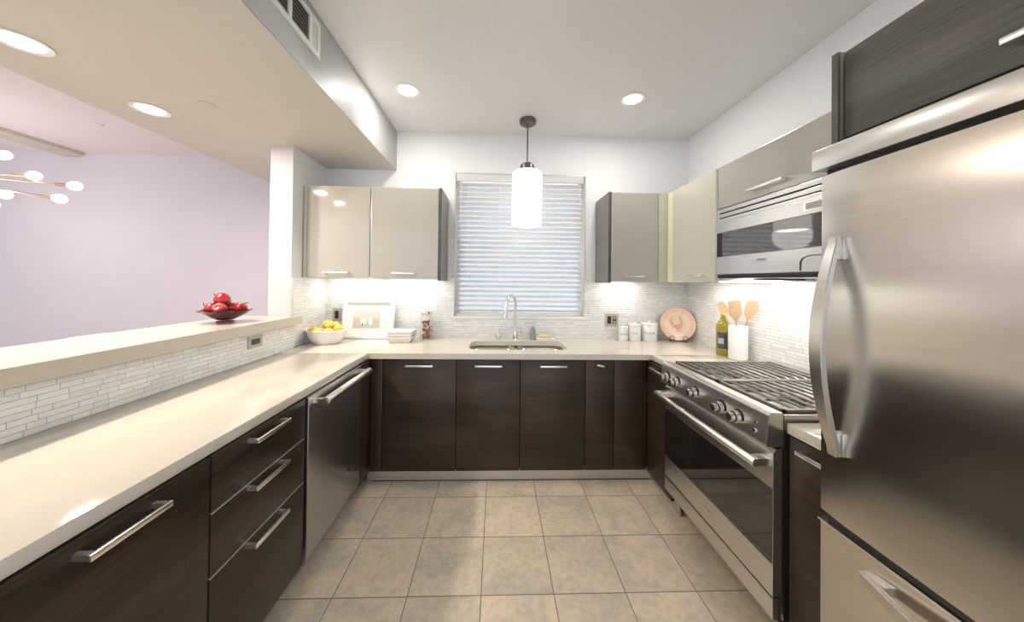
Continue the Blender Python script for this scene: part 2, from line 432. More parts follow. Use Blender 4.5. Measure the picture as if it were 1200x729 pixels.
cyl(m, (WX0 + .04, BW - .012, 1.56), .006, .035, seg=10, r2=.003); cyl(m, (WX0 + .052, BW - .012, 1.23), .006, .035, seg=10, r2=.003)
tube(m, [(WX0 + .05, BW - .012, WZ1 - .07), (WX0 + .053, BW - .013, 1.7), (WX0 + .052, BW - .012, 1.24)], .0012, 6); obj('pull_cord', m, CORDM, bl)
m = nb(); tube(m, [(WX1 - .05, BW - .012, WZ1 - .07), (WX1 - .05, BW - .013, 1.47)], .0016, 6); cyl(m, (WX1 - .05, BW - .012, 1.45), .006, .035, seg=10, r2=.003); obj('pull_cord', m, CORDM, bl)

# ------------------------------------------------------------------ counters
def rrect(x0, x1, y0, y1, r, n=6):
    pts = []
    for cx, cy, a0 in ((x1 - r, y1 - r, 0), (x0 + r, y1 - r, 90), (x0 + r, y0 + r, 180), (x1 - r, y0 + r, 270)):
        for k in range(n + 1):
            a = math.radians(a0 + 90 * k / n); pts.append((cx + r * math.cos(a), cy + r * math.sin(a)))
    return pts
SKX0, SKX1, SKY0, SKY1 = -.205, .545, 2.39, 2.735
ct = thing('worktop', 'U-shaped cream quartz worktop with sink cutout, running left wall to range', 'countertop', (0, 2.6, CU))
m = nb(); box(m, -1.482, CL, -.3, CB, CU, CT, .003); obj('left_run', m, QUARTZ, ct, True)
# back run : slab with sink hole built from outline faces
m = nb()
outer = [(-1.482, CB), (CL, CB), (CR, CB), (CR + .3, CB), (RW - .008, CB), (RW - .008, BW - .008), (-1.482, BW - .008)]
hole = rrect(SKX0, SKX1, SKY0, SKY1, .07)
def holed(m, outer, hole, z0, z1):
    for z, flip in ((z1, False), (z0, True)):
        vo = [m.verts.new((x, y, z)) for x, y in outer]; vh = [m.verts.new((x, y, z)) for x, y in hole]
        es = [m.edges.new((vo[i], vo[(i + 1) % len(vo)])) for i in range(len(vo))] + [m.edges.new((vh[i], vh[(i + 1) % len(vh)])) for i in range(len(vh))]
        bmesh.ops.triangle_fill(m, use_beauty=True, use_dissolve=False, edges=es)
        if flip: bo, bh = vo, vh
        else: to, th = vo, vh
    for a, b in ((to, bo), (th, bh)):
        n = len(a)
        for i in range(n): m.faces.new((a[i], a[(i + 1) % n], b[(i + 1) % n], b[i]))
    bmesh.ops.recalc_face_normals(m, faces=m.faces)
holed(m, [(-1.482, CB), (RW - .008, CB), (RW - .008, BW - .008), (-1.482, BW - .008)], hole, CU, CT)
obj('back_run', m, QUARTZ, ct)
m = nb(); box(m, CR, RW - .008, 1.945, CB, CU, CT, .003); obj('right_run', m, QUARTZ, ct, True)
m = nb(); box(m, 1.078, RW - .008, .935, 1.16, CU, CT, .003)
tag(obj('worktop_piece', m, QUARTZ, None, True), 'short cream quartz worktop piece between range and fridge', 'countertop')
# bar ledge
m = nb()
prism(m, [(-1.88, Y0), (-1.45, Y0), (-1.45, 2.46), (-1.498, 2.46), (-1.498, 2.407), (-1.88, 2.407)], 'Z', 1.091, 1.153, .002)
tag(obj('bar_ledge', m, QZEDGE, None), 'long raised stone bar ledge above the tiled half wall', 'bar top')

# sink
sk = thing('kitchen_sink', 'double bowl stainless steel sink set under the worktop', 'sink', (.17, 2.56, .70))
def bowl(x0, x1, y0, y1):
    m = nb(); n = 6
    A = rrect(x0, x1, y0, y1, .065, n); B = rrect(x0 + .012, x1 - .012, y0 + .012, y1 - .012, .06, n); C = rrect(x0 + .05, x1 - .05, y0 + .05, y1 - .05, .04, n)
    L = [[m.verts.new((x, y, z)) for x, y in P_] for P_, z in ((A, CU - .001), (B, .74), (C, .715))]
    for a, b in zip(L, L[1:]):
        for i in range(len(a)): m.faces.new((a[i], a[(i + 1) % len(a)], b[(i + 1) % len(a)], b[i]))
    m.faces.new(L[-1]); bmesh.ops.recalc_face_normals(m, faces=m.faces)
    for f in m.faces: f.normal_flip()
    o = obj('bowl', m, POL, sk, True)
    s = o.modifiers.new('s', 'SOLIDIFY'); s.thickness = .0015; s.offset = -1
    m = nb(); cyl(m, ((x0 + x1) / 2, (y0 + y1) / 2 + .03, .7165), .042, .004, seg=28); cyl(m, ((x0 + x1) / 2, (y0 + y1) / 2 + .03, .720), .025, .006, seg=20); obj('drain', m, CHROME, o, True)
bowl(SKX0 - .006, .152, SKY0 - .006, SKY1 + .006); bowl(.178, SKX1 + .006, SKY0 - .006, SKY1 + .006)
m = nb(); box(m, .1515, .1785, SKY0 - .004, SKY1 + .004, CU - .022, CU - .004, .003); obj('divider', m, POL, sk, True)
# faucet
fx, fy = .165, 2.795
fc = thing('faucet', 'tall gooseneck pull-down chrome faucet behind the sink', 'faucet', (fx, fy, CT))
m = nb(); lathe(m, [(0, 0), (.028, 0), (.028, .006), (.022, .012), (.021, .06), (.017, .075), (.0, .075)], (fx, fy, CT)); obj('base', m, CHROME, fc, True)
pts = [(fx, fy, CT + .07), (fx, fy, CT + .25)]
ex, ey = .085, 2.66
for k in range(1, 13):
    a = PI * k / 12 * .95; t_ = (1 - math.cos(a)) / 2
    pts.append((fx + (ex - fx) * t_, fy + (ey - fy) * t_, CT + .31 + .078 * math.sin(a) if True else 0))
m = nb(); tube(m, pts, .0115, 14); obj('spout', m, CHROME, fc, True)
e = Vector(pts[-1]); m = nb(); tube(m, [e, e + Vector((-.008, -.010, -.05)), e + Vector((-.014, -.017, -.10)), e + Vector((-.016, -.02, -.115))], .015, 14, radii=[.0125, .015, .018, .016]); obj('spray_head', m, POL, fc, True)
m = nb(); tube(m, [(fx + .018, fy, CT + .045), (fx + .036, fy - .004, CT + .05), (fx + .048, fy - .012, CT + .09)], .006, 10, radii=[.010, .008, .005]); obj('lever', m, CHROME, fc, True)
m = nb(); lathe(m, [(0, 0), (.022, 0), (.022, .004), (.017, .006), (.017, .05), (.012, .062), (0, .064)], (.02, 2.80, CT)); tag(obj('air_gap_cap', m, POL, None, True), 'short steel air gap cap left of the faucet', 'air gap')
sb = thing('dish_soap_bottle', 'grey dish soap bottle with clear top right of the faucet', 'bottle', (.318, 2.80, CT))
m = nb(); lathe(m, [(0, 0), (.027, 0), (.030, .01), (.028, .05), (.022, .085), (.014, .11), (0, .11)], (.318, 2.80, CT), sx=1, sy=.7); obj('bottle_body', m, SOAPG, sb, True)
m = nb(); lathe(m, [(0, .11), (.013, .11), (.012, .13), (.006, .135), (.005, .16), (0, .16)], (.318, 2.80, CT)); obj('cap', m, GLASS, sb, True)
sd = thing('soap_dish', 'small white dish holding a sponge beside the soap bottle', 'dish', (.43, 2.80, CT))
m = nb(); prism(m, [(.355, CT), (.50, CT), (.512, CT + .02), (.343, CT + .02)], 'Y', 2.765, 2.845, .003); obj('dish', m, PORC, sd, True)
m = nb(); box(m, .37, .485, 2.775, 2.83, CT + .021, CT + .046, .008); tag(obj('sponge', m, SPONGE, None, True), 'pale yellow sponge lying in the white dish', 'sponge')

# ------------------------------------------------------------------ handles & base cabinets
def pull(parent, face, p, u0, u1, z, s=.042, w_=.013, mat=NICK, round_=False, name='handle', zt=None):
    """flat bar pull; face '+X'/'-X'/'-Y' = direction it sticks out; p = door plane"""
    m = nb(); t = zt or w_
    def bb(a0, a1, d0, d1, z0, z1, bv):
        if face == '+X': box(m, p + d0, p + d1, a0, a1, z0, z1, bv)
        elif face == '-X': box(m, p - d1, p - d0, a0, a1, z0, z1, bv)
        else: box(m, a0, a1, p - d1, p - d0, z0, z1, bv)
    if round_:
        q = {'+X': p + s, '-X': p - s, '-Y': p - s}[face]
        c = ((u0 + u1) / 2)
        if face == '-Y': cyl(m, (c, q, z), w_ * .75, u1 - u0, 'X', 20, bev=.002)
        else: cyl(m, (q, c, z), w_ * .75, u1 - u0, 'Y', 20, bev=.002)
    else: bb(u0, u1, s - w_ * .75, s, z - t / 2, z + t / 2, .0012)
    k = .024 if round_ else w_
    bb(u0 + .002, u0 + k, 0, s - w_ * .5, z - t * .46, z + t * .46, 0); bb(u1 - k, u1 - .002, 0, s - w_ * .5, z - t * .46, z + t * .46, 0)
    return obj(name, m, mat, parent, True)
DXP = -.872
# left: wide drawer cabinet(s)
def left_wide(y0, y1, label):
    t = thing('drawer_cabinet', label, 'cabinet', (-1.17, (y0 + y1) / 2, 0))
    bx('body', (-1.485, DXP - .022, y0 + .001, y1 - .001, .12, CU - .002), CARC, t)
    bx('plinth', (-1.45, -.975, y0 + .001, y1 - .001, 0, .12), CARC, t)
    d = bx('drawer', (DXP - .02, DXP, y0 + .003, y1 - .003, .125, .876), WOOD, t, .001)
    pull(d, '+X', DXP, (y0 + y1) / 2 - .085, (y0 + y1) / 2 + .085, .845, .042, .014)
left_wide(.54, 1.025, 'dark wood cabinet with one pull nearest the viewer on the left')
left_wide(.05, .54, 'dark wood cabinet outside the frame at the near end of the left run')
t = thing('drawer_unit', 'dark wood three-drawer unit beside the dishwasher', 'cabinet', (-1.17, 1.27, 0))
bx('body', (-1.485, DXP - .022, 1.026, 1.515, .12, CU - .002), CARC, t)
bx('plinth', (-1.45, -.975, 1.026, 1.515, 0, .12), CARC, t)
for (z0, z1, zh) in ((.7025, .876, .852), (.5025, .6985, .684), (.125, .4985, .497)):
    d = bx('drawer', (DXP - .02, DXP, 1.029, 1.512, z0, z1), WOOD, t, .001)
    if z1 < .8: bx('edge_strip', (DXP - .018, DXP + .0006, 1.029, 1.512, z1 - .0025, z1 + .0005), EDGE, d)
    pull(d, '+X', DXP, 1.168, 1.352, zh if zh > .5 else .483, .040, .014)
# dishwasher
dw = thing('dishwasher', 'stainless steel dishwasher with bar handle in the left run', 'dishwasher', (-1.17, 1.83, 0))
bx('body', (-1.47, DXP - .03, 1.54, 2.12, .118, CU - .004), BLACK, dw); bx('plinth', (-1.45, -.985, 1.54, 2.12, 0, .118), BLACK, dw)
d = bx('door', (DXP - .028, DXP + .004, 1.535, 2.115, .115, .873), DWST, dw, .002)
pull(d, '+X', DXP + .004, 1.565, 2.09, .846, .062, .026, STEEL, True, zt=.022)
m = nb(); box(m, DXP + .0045, DXP + .007, 1.93, 1.97, .285, .293, .001); box(m, DXP + .0045, DXP + .006, 1.925, 1.975, .281, .297); obj('badge', m, CHROME, d)
# back run
FY = CB + .025
def door(parent, x0, x1, z0=.092, z1=.876, name='door', mat=WOOD):
    return bx(name, (x0 + .0025, x1 - .0025, FY, FY + .02, z0, z1), mat, parent, .001)
def backcab(x0, x1, label, handle='pull', name='base_cabinet'):
    t = thing(name, label, 'cabinet', ((x0 + x1) / 2, 2.55, .09))
    top = .70 if (x1 > SKX0 - .03 and x0 < SKX1 + .03) else CU - .002
    bx('body', (x0 + .001, x1 - .001, FY + .022, BW - .01, .092, top), CARC, t)
    d = door(t, x0, x1)
    if handle == 'pull': pull(d, '-Y', FY, (x0 + x1) / 2 - .095, (x0 + x1) / 2 + .095, .832, .036, .013)
    if handle == 'knob':
        m = nb(); tube(m, [((x0 + x1) / 2 - .005, FY, .838), ((x0 + x1) / 2 - .005, FY - .022, .838)], .006, 10)
        tube(m, [((x0 + x1) / 2 - .028, FY - .026, .842), ((x0 + x1) / 2, FY - .027, .838), ((x0 + x1) / 2 + .022, FY - .026, .832)], .008, 12, radii=[.006, .009, .006]); obj('knob', m, NICK, d, True)
    return t
t = thing('corner_filler', 'dark wood filler panel in the corner beside the dishwasher', 'filler panel', (-.83, 2.29, .09))
bx('panel', (-.868, -.789, FY, FY + .02, .092, .872), WOOD, t, .001); bx('return', (-.892, -.872, 2.125, FY + .02, .092, .872), WOOD, t, .001)
backcab(-.786, -.276, 'leftmost dark wood door with a pull on the back run')
backcab(-.276, .174, 'dark wood door with a pull under the left sink bowl')
backcab(.174, .638, 'dark wood door with a pull under the right sink bowl')
backcab(.638, .845, 'narrow dark wood cabinet with a small silver knob', 'knob')
backcab(.845, 1.084, 'plain dark wood cabinet without handle in the right corner', None)
m = nb(); box(m, -.90, 1.15, 2.318, 2.33, .006, .090, .001)
tag(obj('toe_kick', m, ALU, None), 'brushed aluminium toe kick strip under the back cabinets', 'plinth')
m = nb(); box(m, -.86, 1.13, 2.3185, 2.329, 0, .0058); tag(obj('shadow_gap_strip', m, BLACK, None), 'thin black strip between toe kick and floor tiles', 'plinth')
# right corner base cabinet
RX = 1.085
t = thing('base_cabinet', 'narrow dark wood cabinet left of the range with a bar pull', 'cabinet', (1.4, 2.1, .09))
bx('body', (RX + .022, RW - .01, 1.946, FY - .003, .10, CU - .002), CARC, t)
d = bx('door', (RX, RX + .02, 1.95, FY - .004, .09, .872), WOOD, t, .001); pull(d, '-X', RX, 2.0, 2.19, .842, .038, .014)
bx('plinth', (RX + .05, RX + .06, 1.946, 2.316, 0, .1), ALU, t)
t = thing('base_cabinet', 'narrow dark wood cabinet squeezed between range and fridge', 'cabinet', (1.4, 1.05, .09))
bx('body', (RX + .022, RW - .01, .94, 1.158, .10, CU - .002), CARC, t)
d = bx('door', (RX, RX + .02, .943, 1.155, .06, .872), WOOD, t, .001); pull(d, '-X', RX, 1.0, 1.10, .842, .036, .014, zt=.013)
bx('plinth', (RX + .05, RX + .06, .94, 1.158, 0, .1), CARC, t)

# ------------------------------------------------------------------ range
RY0, RY1 = 1.168, 1.938
rg = thing('range_cooker', 'stainless steel gas range with five knobs and black oven window', 'range', (1.4, 1.55, 0))
bx('body', (1.075, RW - .02, RY0, RY1, .184, .905), STEEL, rg)
m = nb(); prism(m, [(1.030, .952), (1.068, .952), (1.072, .948), (1.074, .825), (1.010, .825), (1.006, .832), (1.016, .940), (1.021, .949)], 'Y', RY0, RY1, .001)
cpn = obj('control_panel', m, STEEL, rg)
m = nb(); box(m, 1.076, RW - .02, RY0, RY1, .905, .925); box(m, 1.0745, RW - .02, RY0, RY0 + .012, .925, .944, .002); box(m, 1.0745, RW - .02, RY1 - .012, RY1, .925, .944, .002); box(m, RW - .06, RW - .02, RY0, RY1, .925, .955, .002)
obj('cooktop', m, PAN, rg)
for by in (1.36, 1.745):
    for bxx in (1.30, 1.56):
        m = nb(); cyl(m, (bxx, by, .929), .055, .008, seg=28); cyl(m, (bxx, by, .9345), .038, .010, seg=28, bev=.002); obj('burner', m, CAST, rg, True)
for gy0, gy1 in ((RY0 + .015, 1.550), (1.556, RY1 - .015)):
    m = nb(); x0, x1 = 1.090, 1.672
    z1 = .957
    for xx in (x0, x1 - .010): box(m, xx, xx + .010, gy0, gy1, .926, z1, .001, 1)
    for yy in (gy0, gy1 - .012): box(m, x0, x1, yy, yy + .012, .938, z1, .001, 1)
    NB = 12; yc = (gy0 + gy1) / 2
    for k in range(1, NB):
        xx = x0 + .005 + (x1 - x0 - .01) * k / NB
        tube(m, [(xx, gy0 + .008, z1 - .012), (xx, gy0 + .04, z1 - .003), (xx, yc, z1 - .001), (xx, gy1 - .04, z1 - .003), (xx, gy1 - .008, z1 - .012)], .0062, 8)
    for yy in (gy0 + .13, gy1 - .13): box(m, x0 + .01, x1 - .01, yy, yy + .008, .941, .948)
    obj('grate', m, CAST, rg)
for ky in (1.865, 1.765, 1.60, 1.41, 1.31):
    m = nb(); kx = 1.0155; kz = .878
    cyl(m, (kx - .003, ky, kz), .031, .006, 'X', 32, bev=.001)
    k0 = obj('knob_bezel', m, BLACK, rg, True)
    m = nb(); cyl(m, (kx - .016, ky, kz), .025, .020, 'X', 32, bev=.002); cyl(m, (kx - .036, ky, kz), .017, .022, 'X', 28, bev=.003); cyl(m, (kx - .044, ky, kz), .0185, .008, 'X', 28, bev=.002); obj('knob', m, POL, k0, True)
    m = nb(); cyl(m, (kx - .0275, ky, kz), .0175, .006, 'X', 28); obj('knob_ring', m, BLACK, k0, True)
for ky in (1.865, 1.765, 1.60, 1.41, 1.31):
    m = nb(); box(m, 1.0140, 1.0165, ky - .003, ky + .003, .922, .928); obj('control_mark', m, BLACK, cpn)
m = nb(); cyl(m, (1.010, 1.222, .862), .008, .012, 'X', 16, bev=.001); cyl(m, (1.012, 1.222, .895), .005, .006, 'X', 12); obj('indicator', m, POL, cpn, True)
# door
DP = 1.036
m = nb(); prism(m, [(DP, .27), (DP, .80), (DP + .012, .815), (DP + .034, .815), (DP + .034, .27)], 'Y', RY0 + .002, RY1 - .002, .001)
dr = obj('oven_door', m, STEEL, rg)
bx('oven_window', (DP - .003, DP + .001, RY0 + .006, RY1 - .006, .39, .668), BGLASS, dr)
m = nb(); cyl(m, (DP - .062, (RY0 + RY1) / 2, .762), .0155, RY1 - RY0 - .012, 'Y', 24, bev=.004)
for yy in (RY0 + .010, RY1 - .048): box(m, DP - .055, DP + .001, yy, yy + .038, .748, .777, .003)
obj('door_handle', m, NICK, dr, True)
m = nb(); box(m, DP - .003, DP, 1.51, 1.57, .318, .336, .001); box(m, DP - .0038, DP - .003, 1.517, 1.563, .322, .332); obj('badge', m, CHROME, dr)
bx('gap_trim', (DP + .01, 1.08, RY0 + .004, RY1 - .004, .815, .83), BLACK, rg)
bx('storage_drawer', (DP, DP + .035, RY0 + .002, RY1 - .002, .185, .262), STEEL, rg, .002)
m = nb(); box(m, 1.21, 1.24, RY0, RY1, 0, .185); obj('base_plinth', m, BLACK, rg)

# ------------------------------------------------------------------ fridge
FX = .96; f0, f1 = .016, .930
fr = thing('refrigerator', 'large stainless steel refrigerator with bottom freezer on the right', 'refrigerator', (1.35, .47, 0))
bx('cabinet_body', (FX + .06, RW - .01, f0 + .004, f1 - .004, .03, 1.80), GREYM, fr)
def curved_door(name, z0, z1, bulge=.012):
    m = nb(); n = 14; pts = [(FX + .056, f0 + .003), (FX + .056, f1 - .003)]
    for k in range(n + 1):
        s = k / n; y = f1 - .003 - (f1 - f0 - .006) * s
        e_ = min(s, 1 - s); x = FX + .006 * max(0, 1 - e_ / .02) ** 2 - bulge * math.sin(PI * s) 
        pts.append((x, y))
    prism(m, pts, 'Z', z0, z1)
    return obj(name, m, FRST, fr, True)
ud = curved_door('upper_door', .772, 1.752)
fd = curved_door('freezer_drawer', .08, .742)
m = nb(); n = 14
bx('gap_shadow', (FX + .02, FX + .058, f0 + .01, f1 - .01, .738, .776), BLACK, fr)
bx('drawer_top_trim', (FX - .004, FX + .05, f0 + .006, f1 - .004, .742, .747), POL, fr)
bx('top_grille', (FX - .018, FX + .07, f0, f1 + .006, 1.768, 1.828), STEEL, fr, .003)
bx('top_gap', (FX + .015, FX + .06, f0 + .01, f1 - .01, 1.752, 1.768), BLACK, fr)
# door handle: broad curved ribbon, wide face towards the kitchen side
def ribbon(parent, path, wdt, thk, axis='Y', name='handle'):
    m = nb(); A = []
    n = len(path)
    for i, p in enumerate(path):
        p = Vector(p); d = (Vector(path[min(i + 1, n - 1)]) - Vector(path[max(i - 1, 0)])).normalized()
        wv = Vector((0, 1, 0)) if axis == 'Y' else Vector((0, 0, 1))
        nv = d.cross(wv).normalized(); W = wdt[i] if isinstance(wdt, list) else wdt
        A.append([m.verts.new(p + wv * a * W / 2 + nv * b * thk / 2) for a, b in ((-1, -1), (1, -1), (1, 1), (-1, 1))])
    fs = []
    for q, s in zip(A, A[1:]):
        for k in range(4): fs.append(m.faces.new((q[k], q[(k + 1) % 4], s[(k + 1) % 4], s[k])))
    fs.append(m.faces.new(A[0][::-1])); fs.append(m.faces.new(A[-1])); bmesh.ops.recalc_face_normals(m, faces=m.faces)
    es = [e for e in m.edges if len(e.link_faces) == 2 and e.calc_face_angle(0) > 1.0]
    bmesh.ops.bevel(m, geom=es, offset=.0025, segments=2, affect='EDGES')
    return obj(name, m, STEEL, parent, True)
path = []
N = 24
for k in range(N + 1):
    s = k / N; z = 1.565 - (1.565 - .955) * s
    d_ = .012 + .050 * math.sin(PI * min(max((s - .03) / .94, 0), 1)) ** .9
    path.append((FX - .002 - d_, .872, z))
ribbon(ud, path, [.026 + .012 * math.sin(PI * k / N) for k in range(N + 1)], .016)
for z0, z1 in ((1.50, 1.565), (.955, 1.02)):
    m = nb(); box(m, FX - .018, FX + .002, .860, .884, z0, z1, .003); obj('handle_mount', m, STEEL, ud, True)
path = []
for k in range(N + 1):
    s = k / N; y = .80 - .66 * s; path.append((FX - .008 - .012 - .055 * math.sin(PI * s), y, .69))
ribbon(fd, path, [.026 + .012 * math.sin(PI * k / N) for k in range(N + 1)], .016, 'Z')
for y0, y1 in ((.75, .80), (.14, .19)):
    m = nb(); box(m, FX - .026, FX - .002, y0, y1, .678, .702, .003); obj('handle_mount', m, STEEL, fd, True)

# over-fridge cabinet
of = thing('over_fridge_cabinet', 'sheen-greyed wood cabinet above the refrigerator', 'cabinet', (1.4, .47, 1.85))
bx('body', (1.045, RW - .01, .02, .922, 1.852, 2.118), CARC, of)
bx('side_panel', (1.02, RW - .01, .924, .944, 1.840, 2.128), SIDE, of, .001)
bx('front_edge', (1.012, 1.02, .925, .943, 1.840, 2.128), WOODT, of)
d = bx('door', (1.025, 1.043, .02, .918, 1.868, 2.122), WOODT, of, .001)
pull(d, '-X', 1.025, .36, .60, 1.914, .04, .014)
bx('bottom_panel', (1.03, RW - .01, .02, .922, 1.832, 1.851), WOODT, of)

# ------------------------------------------------------------------ upper cabinets
UZ0, UZ1 = 1.435, 2.150; UY = 2.535
def upper_back(x0, x1, hx0, hx1, label, mat=GLOSS, left_panel=False, right_panel=False):
    t = thing('wall_cabinet', label, 'cabinet', ((x0 + x1) / 2, 2.71, UZ0))
    bx('body', (x0, x1, UY + .022, BW - .010, UZ0 + .012, UZ1), EDGE, t)
    d = bx('door', (x0 + .004, x1 - .004, UY, UY + .02, UZ0, UZ1 - .002), EDGE, t, .001)
    bx('door_panel', (x0 + .010, x1 - .010, UY - .003, UY, UZ0 + .005, UZ1 - .008), mat, d)
    pull(d, '-Y', UY - .003, hx0, hx1, 1.478, .030, .012)
    if right_panel:
        bx('end_panel', (x1 + .001, x1 + .020, UY + .002, BW - .010, UZ0 - .012, UZ1), SIDE, t)
        bx('end_panel_edge', (x1, x1 + .0205, UY - .004, UY + .002, UZ0 - .012, UZ1), WOODT, t)
    if left_panel:
        bx('end_panel', (x0 - .020, x0 - .001, UY + .002, BW - .010, UZ0 - .012, UZ1), SIDE, t)
        bx('end_panel_edge', (x0 - .0205, x0, UY - .004, UY + .002, UZ0 - .012, UZ1), WOODT, t)
    # LED light fitting under the cabinet
    l = bx('under_light', (x0 + .05, x1 - .05, 2.74, 2.80, UZ0 + .002, UZ0 + .012), STRIPM, t)
    arealight('under_cabinet_lamp', ((x0 + x1) / 2, 2.77, UZ0 - .002), x1 - x0 - .12, .05, UNDER_W * (x1 - x0) / .5, (1, .96, .89), parent=t)
    return t
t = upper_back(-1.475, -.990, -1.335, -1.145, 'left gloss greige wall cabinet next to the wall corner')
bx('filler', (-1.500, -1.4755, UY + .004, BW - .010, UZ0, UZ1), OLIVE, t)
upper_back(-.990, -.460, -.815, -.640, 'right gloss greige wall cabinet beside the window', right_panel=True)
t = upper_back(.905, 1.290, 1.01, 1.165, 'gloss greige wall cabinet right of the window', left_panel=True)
bx('filler', (1.2905, 1.372, UY, UY + .02, UZ0, UZ1), OLIVE, t); bx('filler_edge', (1.3725, 1.388, UY - .012, UY + .02, UZ0, UZ1), LIME, t)
# right run: corner cabinet
UX = 1.352; UZR = 2.140
t = thing('wall_cabinet', 'gloss ivory corner wall cabinet left of the microwave', 'cabinet', (1.54, 2.2, UZ0))
bx('body', (UX + .022, RW - .010, 1.935, 2.515, UZ0 + .012, UZR), EDGE, t)
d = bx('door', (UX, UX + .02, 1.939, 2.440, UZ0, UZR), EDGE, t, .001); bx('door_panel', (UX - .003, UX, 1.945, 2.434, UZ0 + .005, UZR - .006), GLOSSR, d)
bx('corner_post', (UX + .006, UX + .022, 2.442, 2.520, UZ0, UZR), LIME, t)
pull(d, '-X', UX - .003, 2.03, 2.20, 1.480, .034, .012)
bx('under_light', (1.56, 1.62, 2.0, 2.45, UZ0 + .002, UZ0 + .012), STRIPM, t)
arealight('under_cabinet_lamp', (1.58, 2.22, UZ0 - .002), .05, .42, UNDER_W, (1, .96, .89), parent=t)
# above microwave
t = thing('wall_cabinet', 'wide gloss greige flap cabinet above the microwave', 'cabinet', (1.54, 1.55, 1.88))
bx('body', (UX + .022, RW - .010, .950, 1.933, 1.884, UZR), EDGE, t)
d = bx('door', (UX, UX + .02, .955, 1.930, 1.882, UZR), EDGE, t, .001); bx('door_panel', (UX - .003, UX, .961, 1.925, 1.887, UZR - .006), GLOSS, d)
pull(d, '-X', UX - .003, 1.45, 1.665, 1.925, .034, .012)
# microwave
mw = thing('microwave', 'stainless over-the-range microwave with dark window', 'microwave', (1.54, 1.55, 1.485))
MX = 1.352
bx('body', (MX + .03, RW - .012, 1.170, 1.933, 1.478, 1.878), GREYM, mw)
m = nb(); box(m, MX + .012, MX + .03, 1.170, 1.933, 1.80, 1.878); obj('vent_recess', m, BLACK, mw)
m = nb()
for z0, z1 in ((1.8005, 1.820), (1.826, 1.848), (1.855, 1.878)): box(m, MX - .002, MX + .012, 1.172, 1.915, z0, z1, .002)
box(m, MX - .002, MX + .03, 1.915, 1.933, 1.80, 1.878, .002)
obj('vent_louvre', m, STEEL, mw)
m = nb(); box(m, MX - .006, MX + .03, 1.170, 1.933, 1.735, 1.800, .002); box(m, MX - .006, MX + .03, 1.170, 1.933, 1.485, 1.590, .002); box(m, MX + .004, MX + .03, 1.170, 1.933, 1.59, 1.735)
dd = obj('door_frame', m, STEEL, mw)
bx('window', (MX - .004, MX + .004, 1.172, 1.895, 1.592, 1.733), MWGLASS, mw)
bx('hinge_strip', (MX - .003, MX + .004, 1.897, 1.932, 1.592, 1.733), BLACK, mw)
m = nb(); box(m, MX - .0085, MX - .006, 1.245, 1.36, 1.757, 1.785); obj('display', m, GREYPL, mw)
m = nb(); box(m, MX - .008, MX - .006, 1.235, 1.370, 1.752, 1.790, .0005); obj('display_frame', m, POL, mw)
m = nb(); box(m, MX - .0085, MX - .006, 1.56, 1.645, 1.546, 1.566, .0008); obj('badge', m, CHROME, mw); m = nb(); box(m, MX - .0095, MX - .0085, 1.57, 1.625, 1.551, 1.561); obj('badge_print', m, INK, mw)
m = nb(); tube(m, [(MX - .008, 1.385, 1.492), (MX - .008, 1.385, 1.53), (MX - .008, 1.372, 1.548), (MX - .008, 1.345, 1.556), (MX - .008, 1.18, 1.556)], .0022, 6); obj('touch_panel_outline', m, GREYM, mw)
bx('bottom_edge', (MX + .005, RW - .012, 1.170, 1.933, 1.462, 1.478), BLACK, mw)
t = thing('under_cabinet_light', 'slim white light fitting on the wall under the microwave', 'light', (1.66, 1.98, 1.44))
bx('housing', (1.52, 1.70, 1.72, 1.86, 1.452, 1.461), BLACK, t); bx('diffuser', (1.50, 1.70, 1.86, 1.932, 1.438, 1.4545), STRIPM, t)
arealight('fitting_lamp', (1.60, 1.6, 1.448), .10, .5, 2.6, (1, .96, .89), parent=t)

# ------------------------------------------------------------------ ceiling fittings
def can(x, y, z, label, tint=(1, .95, .88), pw=CAN_W, grp='recessed ceiling lights'):
    t = thing('recessed_light', label, 'ceiling light', (x, y, z), grp)
    m = nb(); lathe(m, [(.062, -.0015), (.084, -.0015), (.086, -.005), (.083, -.007), (.062, -.004)], (x, y, z)); obj('trim_ring', m, WHITEP, t, True)
    m = nb(); cyl(m, (x, y, z - .004), .060, .004, seg=32); obj('diffuser', m, LAMPM, t, True)
    arealight('can_lamp', (x, y, z - .009), .11, .11, pw, tint, shape='DISK', parent=t)
can(-.636, 2.245, CZ, 'left of the two round recessed lights in the kitchen ceiling')
can(.955, 2.265, CZ, 'right of the two round recessed lights in the kitchen ceiling')
can(-1.99, 1.395, SZ, 'recessed light in the low soffit nearest the left picture edge', (1, .86, .72), 14)
can(-2.02, 1.925, SZ, 'recessed light in the low soffit near its far end', (1, .86, .72), 14)
can(-2.02, .90, SZ, 'recessed light in the low soffit above the frame, mirrored in the cabinet door', (1, .86, .72), 10)
can(.955, .75, CZ, 'recessed light in front of the fridge, above the frame', pw=1.6)
for x, y, z, lab in ((-1.64, 1.855, SZ, 'flat round sprinkler cover plate on the low soffit'), (-3.49, 2.90, CZ, 'flat round cover plate on the pinkish living room ceiling')):
    m = nb(); lathe(m, [(0, -.006), (.038, -.006), (.041, -.004), (.041, 0), (0, 0)], (x, y, z)); o = tag(obj('sprinkler_cover', m, SOFM if z == SZ else LCEIL, None, True), lab, 'sprinkler cover')
